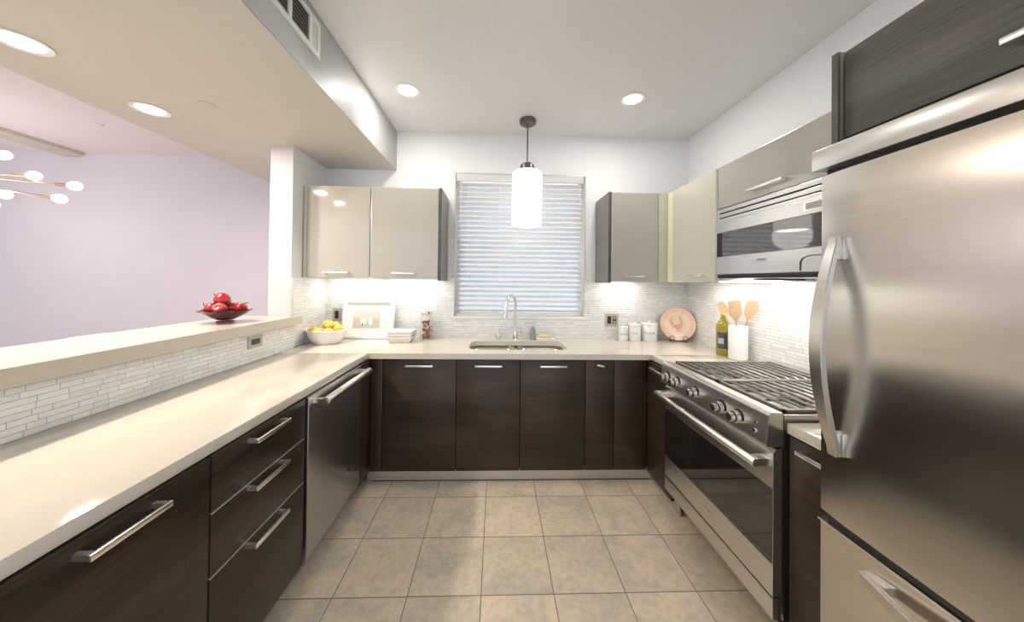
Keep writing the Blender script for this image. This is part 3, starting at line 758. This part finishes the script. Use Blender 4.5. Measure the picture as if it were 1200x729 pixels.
# vent
vt = thing('air_vent', 'white wall register with dark louvres on the soffit side', 'vent', (SX, 1.36, 2.52))
vy0, vy1, vz0, vz1 = 1.04, 1.625, 2.520, 2.695
m = nb(); X0, X1 = SX, SX + .010
cols = [(1.075, 1.225), (1.24, 1.385), (1.405, 1.535), (1.555, 1.605)]
box(m, X0, X1, vy0, vy1, vz0, vz0 + .025, .001); box(m, X0, X1, vy0, vy1, vz1 - .02, vz1, .001)
ed = [vy0] + [v for c in cols for v in c] + [vy1]
for a, b in zip(ed[::2], ed[1::2]): box(m, X0, X1, a, b, vz0 + .025, vz1 - .02)
obj('frame', m, VENTW, vt)
m = nb(); box(m, X0 + .0005, X0 + .0015, vy0 + .02, 1.54, vz0 + .02, vz1 - .02); obj('duct', m, DARKSLOT, vt)
m = nb()
for a, b in cols[:3]:
    for k in range(7):
        z = vz0 + .033 + k * .0185; prism(m, [(X0 + .0025, z + .006), (X0 + .0095, z - .003), (X0 + .0095, z - .001), (X0 + .0025, z + .008)], 'Y', a, b)
obj('louvres', m, VENTG, vt)
bx('damper_panel', (X0 + .0005, X0 + .005, 1.553, 1.607, vz0 + .023, vz1 - .018), VENTG, vt)

# pendant
px, py = .236, 2.61
pd = thing('pendant_light', 'white cylinder pendant lamp hanging in front of the window', 'pendant light', (px, py, CZ))
m = nb(); lathe(m, [(0, 0), (.066, 0), (.068, -.006), (.066, -.030), (.060, -.036), (0, -.036)], (px, py, CZ)); obj('canopy', m, GREYM, pd, True)
m = nb(); cyl(m, (px, py, (CZ - .03 + 2.375) / 2), .0065, CZ - .03 - 2.375, seg=14); obj('rod', m, GREYM, pd, True)
m = nb(); lathe(m, [(0, 2.385), (.045, 2.384), (.056, 2.372), (.058, 2.325), (0, 2.325)], (px, py, 0)); obj('socket_cap', m, GREYM, pd, True)
m = nb(); lathe(m, [(.03, 2.324), (.10, 2.320), (.116, 2.308), (.121, 2.29), (.121, 1.905), (.117, 1.888), (.108, 1.880), (.103, 1.884), (.112, 1.905), (.114, 2.28), (.10, 2.31), (.03, 2.316)], (px, py, 0), 48); obj('glass_shade', m, OPAL, pd, True)
m = nb(); ell(m, (px, py, 2.16), (.035, .035, .05)); cyl(m, (px, py, 2.25), .014, .1); obj('bulb', m, BULB, pd, True)
pl = bpy.data.lights.new('pendant_lamp', 'POINT'); pl.energy = PEND_W; pl.shadow_soft_size = .13; pl.color = (1, .95, .88)
po = bpy.data.objects.new('pendant_lamp', pl); COL.objects.link(po); po.parent = pd; po.location = (0, 0, 1.84 - CZ)

# chandelier
cc = Vector((-4.42, 2.6, 2.215))
ch = thing('chandelier', 'brass starburst chandelier with glowing bulbs at the left edge', 'chandelier', (cc.x, cc.y, CZ))
m = nb(); lathe(m, [(0, 0), (.07, 0), (.07, -.02), (.02, -.03), (0, -.03)], (cc.x, cc.y, CZ)); cyl(m, (cc.x, cc.y, (CZ + cc.z) / 2), .008, CZ - cc.z - .02, seg=12); ell(m, cc, (.05, .05, .05)); obj('hub', m, BRASS, ch, True)
ends = [Vector((-3.586, 2.6, 2.196)), Vector((-3.281, 2.6, 2.124)), Vector((-3.392, 2.6, 2.022)), Vector((-3.81, 2.6, 2.35)), Vector((-3.80, 2.6, 2.048))]
ends += [cc + Vector(v) for v in ((-.9, .2, .1), (-.8, -.5, -.15), (-.5, .7, -.1), (-.4, -.8, .15), (-.95, 0, -.2), (-.6, .3, -.35))]
starts = [cc, cc, cc + Vector((0, 0, -.04))] + [cc] * 8
for e, s in zip(ends, starts):
    d = (e - s).normalized()
    m = nb(); tube(m, [s, e - d * .05], .0055, 8); tube(m, [e - d * .14, e - d * .05], .013, 12)
    a = obj('arm', m, BRASS, ch, True)
    m = nb(); tube(m, [e + d * q for q in (-.052, -.042, -.02, .004, .025, .038, .042)], .04, 16, radii=[.012, .020, .030, .035, .029, .016, .004]); obj('bulb', m, BULB, a, True)
cl_ = bpy.data.lights.new('chandelier_lamp', 'POINT'); cl_.energy = 11; cl_.shadow_soft_size = .35; cl_.color = (1, .92, .86)
co = bpy.data.objects.new('chandelier_lamp', cl_); COL.objects.link(co); co.parent = ch; co.location = (.1, 0, 2.0 - CZ)

# ------------------------------------------------------------------ outlets
def outlet(c, nrm, w_, h_, n, label, plate, horiz=False):
    t = thing('wall_outlet', label, 'outlet', c)
    def bb(u0, u1, d0, d1, z0, z1, name, mat, bev=0, par=None):
        m = nb()
        if nrm == '-Y': box(m, c[0] + u0, c[0] + u1, c[1] - d1, c[1] - d0, c[2] + z0, c[2] + z1, bev)
        else: box(m, c[0] + d0, c[0] + d1, c[1] + u0, c[1] + u1, c[2] + z0, c[2] + z1, bev)
        return obj(name, m, mat, par or t)
    bb(-w_ / 2, w_ / 2, 0, .006, -h_ / 2, h_ / 2, 'plate', plate, .002)
    if horiz: bb(-.034, .034, .006, .0075, -.017, .017, 'socket', DARKSLOT)
    else:
        for k in range(n):
            u = (k - (n - 1) / 2) * .047
            s = bb(u - .017, u + .017, .006, .0075, -.034, .034, 'socket', DARKSLOT)
            for zz in (-.018, .018): bb(u - .009, u + .009, .0076, .009, zz - .010, zz + .010, 'slot_face', GREYPL if k else BLACK, 0, s)
outlet((-1.40, BW - .0085, 1.115), '-Y', .072, .115, 1, 'single outlet in the tiles above the lemon bowl', GREYPL)
outlet((1.04, BW - .0085, 1.088), '-Y', .118, .115, 2, 'double outlet in the tiles left of the canisters', GREYPL)
outlet((-1.4815, 2.03, 1.038), '+X', .118, .072, 1, 'horizontal outlet in the tiles under the bar ledge', GREYPL, True)

# ------------------------------------------------------------------ fruit on the ledge
bc = Vector((-1.66, 2.03, 1.1535))
fb = thing('glass_fruit_bowl', 'smoky glass footed bowl of red fruit on the bar ledge', 'bowl', bc)
m = nb(); lathe(m, [(0, .0), (.046, .0), (.047, .010), (.038, .014), (.0, .016)], bc, 32); obj('foot', m, SMOKE, fb, True)
m = nb(); SG = 48
def wav(r, z, k): return r * (1 + .05 * (r / .165) ** 3 * math.cos(k * 8 * 2 * PI / SG)), z + .005 * (r / .165) ** 3 * math.cos(k * 8 * 2 * PI / SG)
prof = [(.02, .0165), (.045, .020), (.078, .038), (.108, .056), (.132, .074), (.130, .077), (.105, .060), (.075, .042), (.043, .024), (.02, .020)]
rings = []
for r, z in prof:
    ring = []
    for k in range(SG):
        rr, zz = wav(r, z, k); a = 2 * PI * k / SG; ring.append(m.verts.new((bc.x + rr * math.cos(a), bc.y + rr * math.sin(a), bc.z + zz)))
    rings.append(ring)
for a, b in zip(rings, rings[1:] + rings[:1]):
    for k in range(SG): m.faces.new((a[k], a[(k + 1) % SG], b[(k + 1) % SG], b[k]))
bmesh.ops.recalc_face_normals(m, faces=m.faces); obj('bowl', m, SMOKE, fb, True)
def fruit(c, r, tilt, rz, mat, label, stem=True):
    t = thing('red_fruit', label, 'fruit', c, 'red fruit in the glass bowl')
    R = Matrix.Rotation(rz, 3, 'Z') @ Matrix.Rotation(tilt, 3, 'Y')
    m = nb(); lathe(m, [(0, .72), (.16, .76), (.36, .86), (.62, .88), (.90, .62), (1.0, .2), (.95, -.25), (.78, -.65), (.5, -.92), (.25, -.98), (0, -.90)], (0, 0, 0), 30)
    for v in m.verts:
        a = math.atan2(v.co.y, v.co.x); k = 1 + .045 * math.cos(4 * a) ; v.co.x *= k; v.co.y *= k
        v.co = R @ (v.co * r) + Vector(c)
    obj('flesh', m, mat, t, True)
    if stem:
        m = nb(); pts = [R @ Vector(p) * 1 + Vector(c) for p in ((0, 0, r * .68), (.002, 0, r * .95), (.010, 0, r * 1.22), (.020, .002, r * 1.35))]
        tube(m, pts, .003, 8, radii=[.003, .0022, .0025, .003]); obj('stem', m, STEMM, t, True)
fruit((bc.x - .066, bc.y - .024, bc.z + .085), .033, -1.2, .5, REDF, 'red fruit at the left of the glass bowl')
fruit((bc.x + .010, bc.y - .050, bc.z + .083), .037, .9, -1.3, REDF2, 'speckled red fruit at the front of the glass bowl', False)
fruit((bc.x + .076, bc.y + .016, bc.z + .088), .034, .5, .2, REDF, 'red fruit with upright stem at the right of the glass bowl')
fruit((bc.x - .005, bc.y + .052, bc.z + .083), .036, .3, 1.5, REDF, 'red fruit at the back of the glass bowl, under the top one', False)
fruit((bc.x - .018, bc.y - .002, bc.z + .138), .041, -1.15, .25, REDF, 'red fruit lying on top of the pile in the glass bowl')
# chair back behind the ledge
m = nb()
pts = [(-2.34, .0)] 
chr_ = thing('dining_chair', 'white moulded chair whose back just shows above the bar ledge', 'chair', (-2.30, 1.75, 0))
m = nb(); nn = 12
for k in range(nn + 1):
    pass
prof = [(1.56 + .40 * k / nn, 1.118 - .05 * abs(2 * k / nn - 1) ** 4) for k in range(nn + 1)]
prism(m, [(y, z) for y, z in prof] + [(1.94, .78), (1.58, .78)], 'X', -2.14, -2.115, .004); obj('backrest', m, CHAIRW, chr_)
m = nb(); box(m, -2.56, -2.13, 1.56, 1.96, .76, .79, .01); obj('seat', m, CHAIRW, chr_)
for x in (-2.52, -2.15):
    for y in (1.60, 1.92):
        m = nb(); cyl(m, (x, y, .38), .012, .76, seg=12); obj('leg', m, NICK, chr_)

# ------------------------------------------------------------------ left corner props
lc = Vector((-1.345, 2.60, CT + .0003))
m = nb(); lathe(m, [(0, 0), (.092, 0), (.098, .004), (.125, .05), (.142, .098), (.148, .106), (.144, .109), (.136, .100), (.118, .052), (.09, .012), (0, .008)], lc, 48, sx=1.03, sy=.86)
tag(obj('white_bowl', m, PORC, None, True), 'white oval bowl of lemons in the left worktop corner', 'bowl')
def lemon(c, rz, tl, label):
    m = nb(); lathe(m, [(0, -1.28), (.12, -1.22), (.30, -1.02), (.72, -.72), (.95, -.3), (1, 0), (.95, .3), (.72, .72), (.35, 1.0), (.14, 1.2), (0, 1.28)], (0, 0, 0), 24)
    R = Matrix.Rotation(rz, 3, 'Z') @ Matrix.Rotation(PI / 2 + tl, 3, 'Y')
    for v in m.verts: v.co = R @ (v.co * .034) + Vector(c)
    tag(obj('lemon', m, LEMON, None, True), label, 'lemon', 'lemons in the white bowl')
L = [((-.095, -.01, .098), .3, .2, 'lemon resting at the left rim of the white bowl'), ((-.035, -.066, .092), -.2, .1, 'lemon at the front left of the white bowl'), ((.045, -.060, .096), .15, -.1, 'lemon at the front middle of the white bowl'),
     ((.094, -.005, .114), .1, .1, 'lemon resting at the right rim of the white bowl'), ((-.02, .035, .142), .4, -.5, 'lemon on top of the pile, left of its middle'), ((.050, .045, .132), -.3, .2, 'lemon at the back of the pile near the picture frame'),
     ((.004, -.025, .068), .9, .1, 'lemon in the middle of the bowl, under the others'), ((.030, -.010, .145), .2, .1, 'lemon on top of the pile, right of its middle')]
for p, rz, tl, lab in L: lemon(lc + Vector(p), rz, tl, lab)
# picture frame (leans back)
pf = thing('picture_frame', 'white framed small picture leaning on the tiles behind the lemons', 'picture frame', (-1.11, 2.80, CT))
def lean(m, y0=2.78, ang=.20):
    R = Matrix.Rotation(-ang, 3, 'X')
    for v in m.verts:
        c = R @ Vector((v.co.x, v.co.y, v.co.z)); v.co = (c.x, c.y + y0, c.z + CT + .004)
FW0, FW1, FH = -1.325, -.885, .345
m = nb(); b = .038
box(m, FW0, FW1, 0, .026, 0, b * .6, .003); box(m, FW0, FW1, 0, .026, FH - b, FH, .003); box(m, FW0, FW0 + b, 0, .026, b * .6, FH - b, .003); box(m, FW1 - b, FW1, 0, .026, b * .6, FH - b, .003)
lean(m); obj('frame', m, PORC, pf)
m = nb(); box(m, FW0 + .03, FW1 - .03, .016, .022, .018, FH - .03); lean(m); mt = obj('mat_board', m, PAPER, pf)
ix0, ix1, iz0, iz1 = -1.238, -1.008, .088, .245
m = nb(); box(m, ix0, ix1, .0145, .0158, iz0, (iz0 + iz1) / 2 + .005); lean(m); pic = obj('picture', m, SAND, pf)
m = nb(); box(m, ix0, ix1, .0145, .0158, (iz0 + iz1) / 2 + .005, iz1); lean(m); obj('picture_background', m, SKYP, pic)
m = nb(); prism(m, [(-1.178, .172), (-1.12, .168), (-1.125, .14), (-1.14, .115), (-1.165, .115), (-1.172, .14)], 'Y', .0138, .0145); prism(m, [(-1.098, .125), (-1.108, .145), (-1.10, .17), (-1.088, .18), (-1.075, .165), (-1.072, .13), (-1.085, .112)], 'Y', .0138, .0145); lean(m); obj('picture_shapes', m, PORC, pic)
m = nb(); prism(m, [(-1.165, .125), (-1.150, .130), (-1.145, .118), (-1.155, .108)], 'Y', .0132, .0138); lean(m); obj('picture_dark_mark', m, STEMM, pic)
# square plates
ps = Vector((-.78, 2.69, CT + .0003))
for k in range(4):
    hw = .088 + 0 * k; z = ps.z + .0 + k * .0215
    m = nb(); a, b = (.075, .098) if k == 0 else (.093, .104)
    t0 = .030 if k == 0 else .010
    if k: z += .009
    lo = [m.verts.new((ps.x + sx * a, ps.y + sy * a * .8, z)) for sx, sy in ((-1, -1), (1, -1), (1, 1), (-1, 1))]
    hi = [m.verts.new((ps.x + sx * b, ps.y + sy * b * .8, z + (.0295 if k == 0 else .0205))) for sx, sy in ((-1, -1), (1, -1), (1, 1), (-1, 1))]
    inn = [m.verts.new((ps.x + sx * (b - .006), ps.y + sy * (b - .006) * .8, z + (.0295 if k == 0 else .0205))) for sx, sy in ((-1, -1), (1, -1), (1, 1), (-1, 1))]
    bt = [m.verts.new((ps.x + sx * (a - .004), ps.y + sy * (a - .004) * .8, z + (.022 if k == 0 else .012))) for sx, sy in ((-1, -1), (1, -1), (1, 1), (-1, 1))]
    m.faces.new(lo[::-1]); m.faces.new(bt)
    for q, s in ((lo, hi), (hi, inn), (inn, bt)):
        for i in range(4): m.faces.new((q[i], q[(i + 1) % 4], s[(i + 1) % 4], s[i]))
    bmesh.ops.recalc_face_normals(m, faces=m.faces)
    tag(obj('square_dish', m, PORC, None), ['bottom deeper dish of the stack of square white dishes', 'second dish from the bottom of the square white stack', 'third dish from the bottom of the square white stack', 'topmost of the stacked square white dishes'][k], 'dish', 'stacked square white dishes')
m = nb()
# glass jar
jc = Vector((-.598, 2.79, CT + .0003))
jt = thing('glass_jar', 'clear glass jar of dried red petals beside the square dishes', 'jar', jc)
m = nb(); lathe(m, [(0, 0), (.047, 0), (.051, .006), (.051, .165), (.040, .19), (.036, .205), (.034, .205), (.038, .188), (.048, .163), (.048, .008), (0, .005)], jc, 32); obj('jar_body', m, GLASS, jt, True)
m = nb(); lathe(m, [(0, .206), (.040, .206), (.043, .212), (.043, .232), (.036, .240), (0, .240)], jc, 32); obj('lid', m, POL, jt, True)
m = nb(); mm = nb()
for k in range(90):
    z = .012 + .145 * random.random(); r = .033 * math.sqrt(random.random()); a = random.random() * 2 * PI
    ell(m if k % 3 else mm, (jc.x + r * math.cos(a), jc.y + r * math.sin(a), jc.z + z), (.009 + .004 * random.random(), .009, .006 + .005 * random.random()), 1)
cont = obj('dried_petals', m, DRY, jt); obj('pale_petals', mm, DRY2, jt)

# ------------------------------------------------------------------ right corner props
def textmesh(txt, size, depth=.0006):
    c = bpy.data.curves.new('t', 'FONT'); c.body = txt; c.size = size; c.extrude = depth; c.align_x = 'CENTER'; c.align_y = 'CENTER'
    o = bpy.data.objects.new('t', c); COL.objects.link(o)
    bpy.context.view_layer.update()
    me = bpy.data.meshes.new_from_object(o.evaluated_get(bpy.context.evaluated_depsgraph_get()))
    m = nb(); m.from_mesh(me); bpy.data.objects.remove(o); return m
for x, r, h_, txt, lab in ((1.115, .040, .128, 'COFFEE', 'smallest of the three white lidded canisters'), (1.218, .052, .152, 'TEA', 'middle of the three white lidded canisters'), (1.348, .066, .162, 'FLOUR', 'largest of the three white lidded canisters')):
    c = Vector((x, 2.80, CT + .0003)); t = thing('canister', lab, 'canister', c, 'white kitchen canisters')
    m = nb(); lathe(m, [(0, 0), (r * .96, 0), (r, .004), (r, h_ * .80), (r * .985, h_ * .81), (0, h_ * .81)], c, 36); obj('jar_body', m, PORC, t, True)
    m = nb(); lathe(m, [(0, h_ * .812), (r * 1.03, h_ * .812), (r * 1.04, h_ * .84), (r * 1.03, h_ * .95), (r * .96, h_ * .975), (r * .25, h_ * .98), (r * .22, h_ * 1.03), (r * .15, h_ * 1.06), (0, h_ * 1.06)], c, 36); obj('lid', m, PORC, t, True)
    m = textmesh(txt, .026 if r < .06 else .030)
    for v in m.verts:
        u, vv, dd_ = v.co.x, v.co.y, v.co.z; a = u / r
        a -= .42
        rad = r + .0006 + dd_
        v.co = (c.x + rad * math.sin(a), c.y - rad * math.cos(a), c.z + h_ * .45 + vv)
    obj('lettering', m, INK, t)
# plate on stand
pc = Vector((1.585, 2.770, CT))
pl_ = thing('decorative_plate', 'pale terracotta plate with rooster drawing standing in the corner', 'plate', pc)
def orient(m, ang=.18, rz=-.30, lift=.150):
    R = Matrix.Rotation(rz, 3, 'Z') @ Matrix.Rotation(-ang, 3, 'X')
    for v in m.verts: v.co = R @ v.co + pc + Vector((0, 0, lift))
def disc(m, prof):  # prof in (r, depth toward viewer -y)
    lathe(m, [(r, -d) for r, d in prof], (0, 0, 0), 48)
    for v in m.verts: v.co = Vector((v.co.x, v.co.z, v.co.y))
m = nb(); disc(m, [(0, 0), (.080, 0), (.110, .010), (.140, .016), (.142, .012), (.112, .004), (.082, -.006), (0, -.006)]); bmesh.ops.recalc_face_normals(m, faces=m.faces); orient(m); obj('rim', m, PINKP, pl_, True)
m = nb(); disc(m, [(0, .0012), (.080, .0012), (.102, .0082), (.102, .0070), (.080, .0), (0, 0)]); bmesh.ops.recalc_face_normals(m, faces=m.faces); orient(m); obj('well', m, PINKC, pl_, True)
m = nb()
def blob(pts): prism(m, [(x, z) for x, z in pts], 'Y', -.0045, -.002)
blob([(-.045, -.01), (-.030, -.035), (0, -.045), (.030, -.032), (.042, 0), (.020, .005), (-.01, -.002)])
blob([(-.045, -.01), (-.062, .012), (-.06, .03), (-.045, .04), (-.035, .02), (-.028, 0)])
blob([(.020, .005), (.042, 0), (.040, .030), (.030, .052), (.012, .060), (.006, .045), (.018, .03)])
blob([(.012, .060), (.02, .075), (.03, .066), (.034, .058)])
blob([(-.012, -.044), (-.014, -.068), (-.008, -.068), (-.004, -.045)]); blob([(.008, -.044), (.010, -.068), (.016, -.068), (.016, -.042)])
blob([(-.06, .03), (-.05, .055), (-.035, .058), (-.045, .04)])
orient(m); obj('rooster_drawing', m, ROOS, pl_)
m = nb(); ps_ = []
st = thing('plate_stand', 'dark wire scroll stand holding the terracotta plate', 'plate stand', pc)
def curl(xc):
    pts = []
    for k in range(22):
        a = -PI / 2 + k / 21 * 2 * PI * 1.05; r = .026 - .010 * k / 21; pts.append((xc + r * math.cos(a) * (1 if xc > 0 else -1), -.048, .030 + r * math.sin(a)))
    return pts
RZ = Matrix.Rotation(-.30, 3, 'Z')
for s in (-.052, .052):
    m = nb(); q = [(s, .060, .004), (s, 0, .004)] + curl(s); q = [RZ @ Vector(p) + pc for p in q]; tube(m, q, .0022, 8); obj('scroll', m, IRON, st, True)
m = nb(); q = [RZ @ Vector(p) + pc for p in ((-.052, .03, .004), (.052, .03, .004))]; tube(m, q, .0022, 8)
q = [RZ @ Vector(p) + pc for p in ((0, .03, .004), (0, .062, .10), (0, .065, .14))]; tube(m, q, .0022, 8); obj('back_rest', m, IRON, st, True)
# oil bottle
oc = Vector((1.622, 2.255, CT + .0003))
ob = thing('oil_bottle', 'yellow-green oil bottle with dark label beside the utensil crock', 'bottle', oc)
m = nb(); lathe(m, [(0, 0), (.040, 0), (.043, .006), (.043, .205), (.040, .222), (.020, .250), (.015, .275), (.014, .335), (0, .335)], oc, 32); obj('bottle_glass', m, OILG, ob, True)
m = nb(); lathe(m, [(0, .336), (.015, .336), (.015, .362), (0, .362)], oc, 24); obj('cap', m, IRON, ob, True)
def arc(c, r, a0, a1, z0, z1, mat, name, par, n=16):
    m = nb(); A = []
    for k in range(n + 1):
        a = a0 + (a1 - a0) * k / n
        A.append([m.verts.new((c.x + rr * math.cos(a), c.y + rr * math.sin(a), c.z + z)) for rr, z in ((r, z0), (r, z1), (r + .0006, z1), (r + .0006, z0))])
    for p_, q_ in zip(A, A[1:]):
        for i in range(4): m.faces.new((p_[i], p_[(i + 1) % 4], q_[(i + 1) % 4], q_[i]))
    m.faces.new(A[0]); m.faces.new(A[-1][::-1]); bmesh.ops.recalc_face_normals(m, faces=m.faces); return obj(name, m, mat, par, True)
lb = arc(oc, .0433, math.radians(185), math.radians(300), .05, .165, LABEL, 'label', ob)
arc(oc, .0440, math.radians(195), math.radians(240), .085, .125, LABELP, 'label_print', lb)
# crock
kc = Vector((1.640, 2.135, CT + .0003))
m = nb(); lathe(m, [(0, 0), (.053, 0), (.057, .004), (.057, .226), (.054, .230), (.051, .226), (.051, .012), (0, .012)], kc, 40, 1, 1)
tag(obj('utensil_crock', m, PORC, None, True), 'tall white ceramic crock holding wooden utensils', 'crock')
def utensil(base, top, kind, mat, label, hw=.034, bl_=.10):
    t = thing(kind, label, 'utensil', base); b, tp = Vector(base), Vector(top); d = (tp - b).normalized()
    view = Vector((-.62, -.78, 0)); wv = d.cross(view).normalized(); nv = wv.cross(d).normalized()
    L_ = (tp - b).length
    m = nb(); tube(m, [b, b + d * (L_ - bl_)], .006, 10); obj('handle', m, mat, t, True)
    m = nb(); s0 = b + d * (L_ - bl_ - .012)
    if kind == 'wooden_spoon':
        R = Matrix((wv, d, nv)).transposed()
        vs = ell(m, (0, 0, 0), (hw, bl_ / 2, .007))
        for v in m.verts:
            if v.co.z > 0: v.co.z *= -.3
            v.co = R @ v.co + b + d * (L_ - bl_ / 2)
    else:
        prof = [(-.008, 0), (-hw * .75, .034), (-hw * .95, .045), (-hw * .85, bl_ + .006), (hw * .95, bl_ + .012), (hw, .045), (hw * .75, .034), (.008, 0)]
        A = [m.verts.new(s0 + wv * x + d * y + nv * .003) for x, y in prof]; B = [m.verts.new(s0 + wv * x + d * y - nv * .003) for x, y in prof]
        m.faces.new(A); m.faces.new(B[::-1])
        for i in range(len(A)): m.faces.new((A[i], B[i], B[(i + 1) % len(A)], A[(i + 1) % len(A)]))
        bmesh.ops.recalc_face_normals(m, faces=m.faces)
    obj('blade' if kind != 'wooden_spoon' else 'spoon_bowl', m, mat, t, kind == 'wooden_spoon')
utensil((kc.x + .034, kc.y, kc.z + .016), (kc.x - .088, kc.y + .052, kc.z + .385), 'wooden_spoon', WOODU, 'light wooden spoon leaning left in the crock', .028, .10)
utensil((kc.x + .004, kc.y - .012, kc.z + .016), (kc.x - .022, kc.y + .012, kc.z + .398), 'wooden_spatula', WOODD, 'broad wooden spatula upright in the middle of the crock', .040, .13)
utensil((kc.x - .026, kc.y - .026, kc.z + .016), (kc.x + .058, kc.y - .055, kc.z + .402), 'wooden_spatula', WOODD, 'wooden spatula leaning right in the crock', .034, .12)
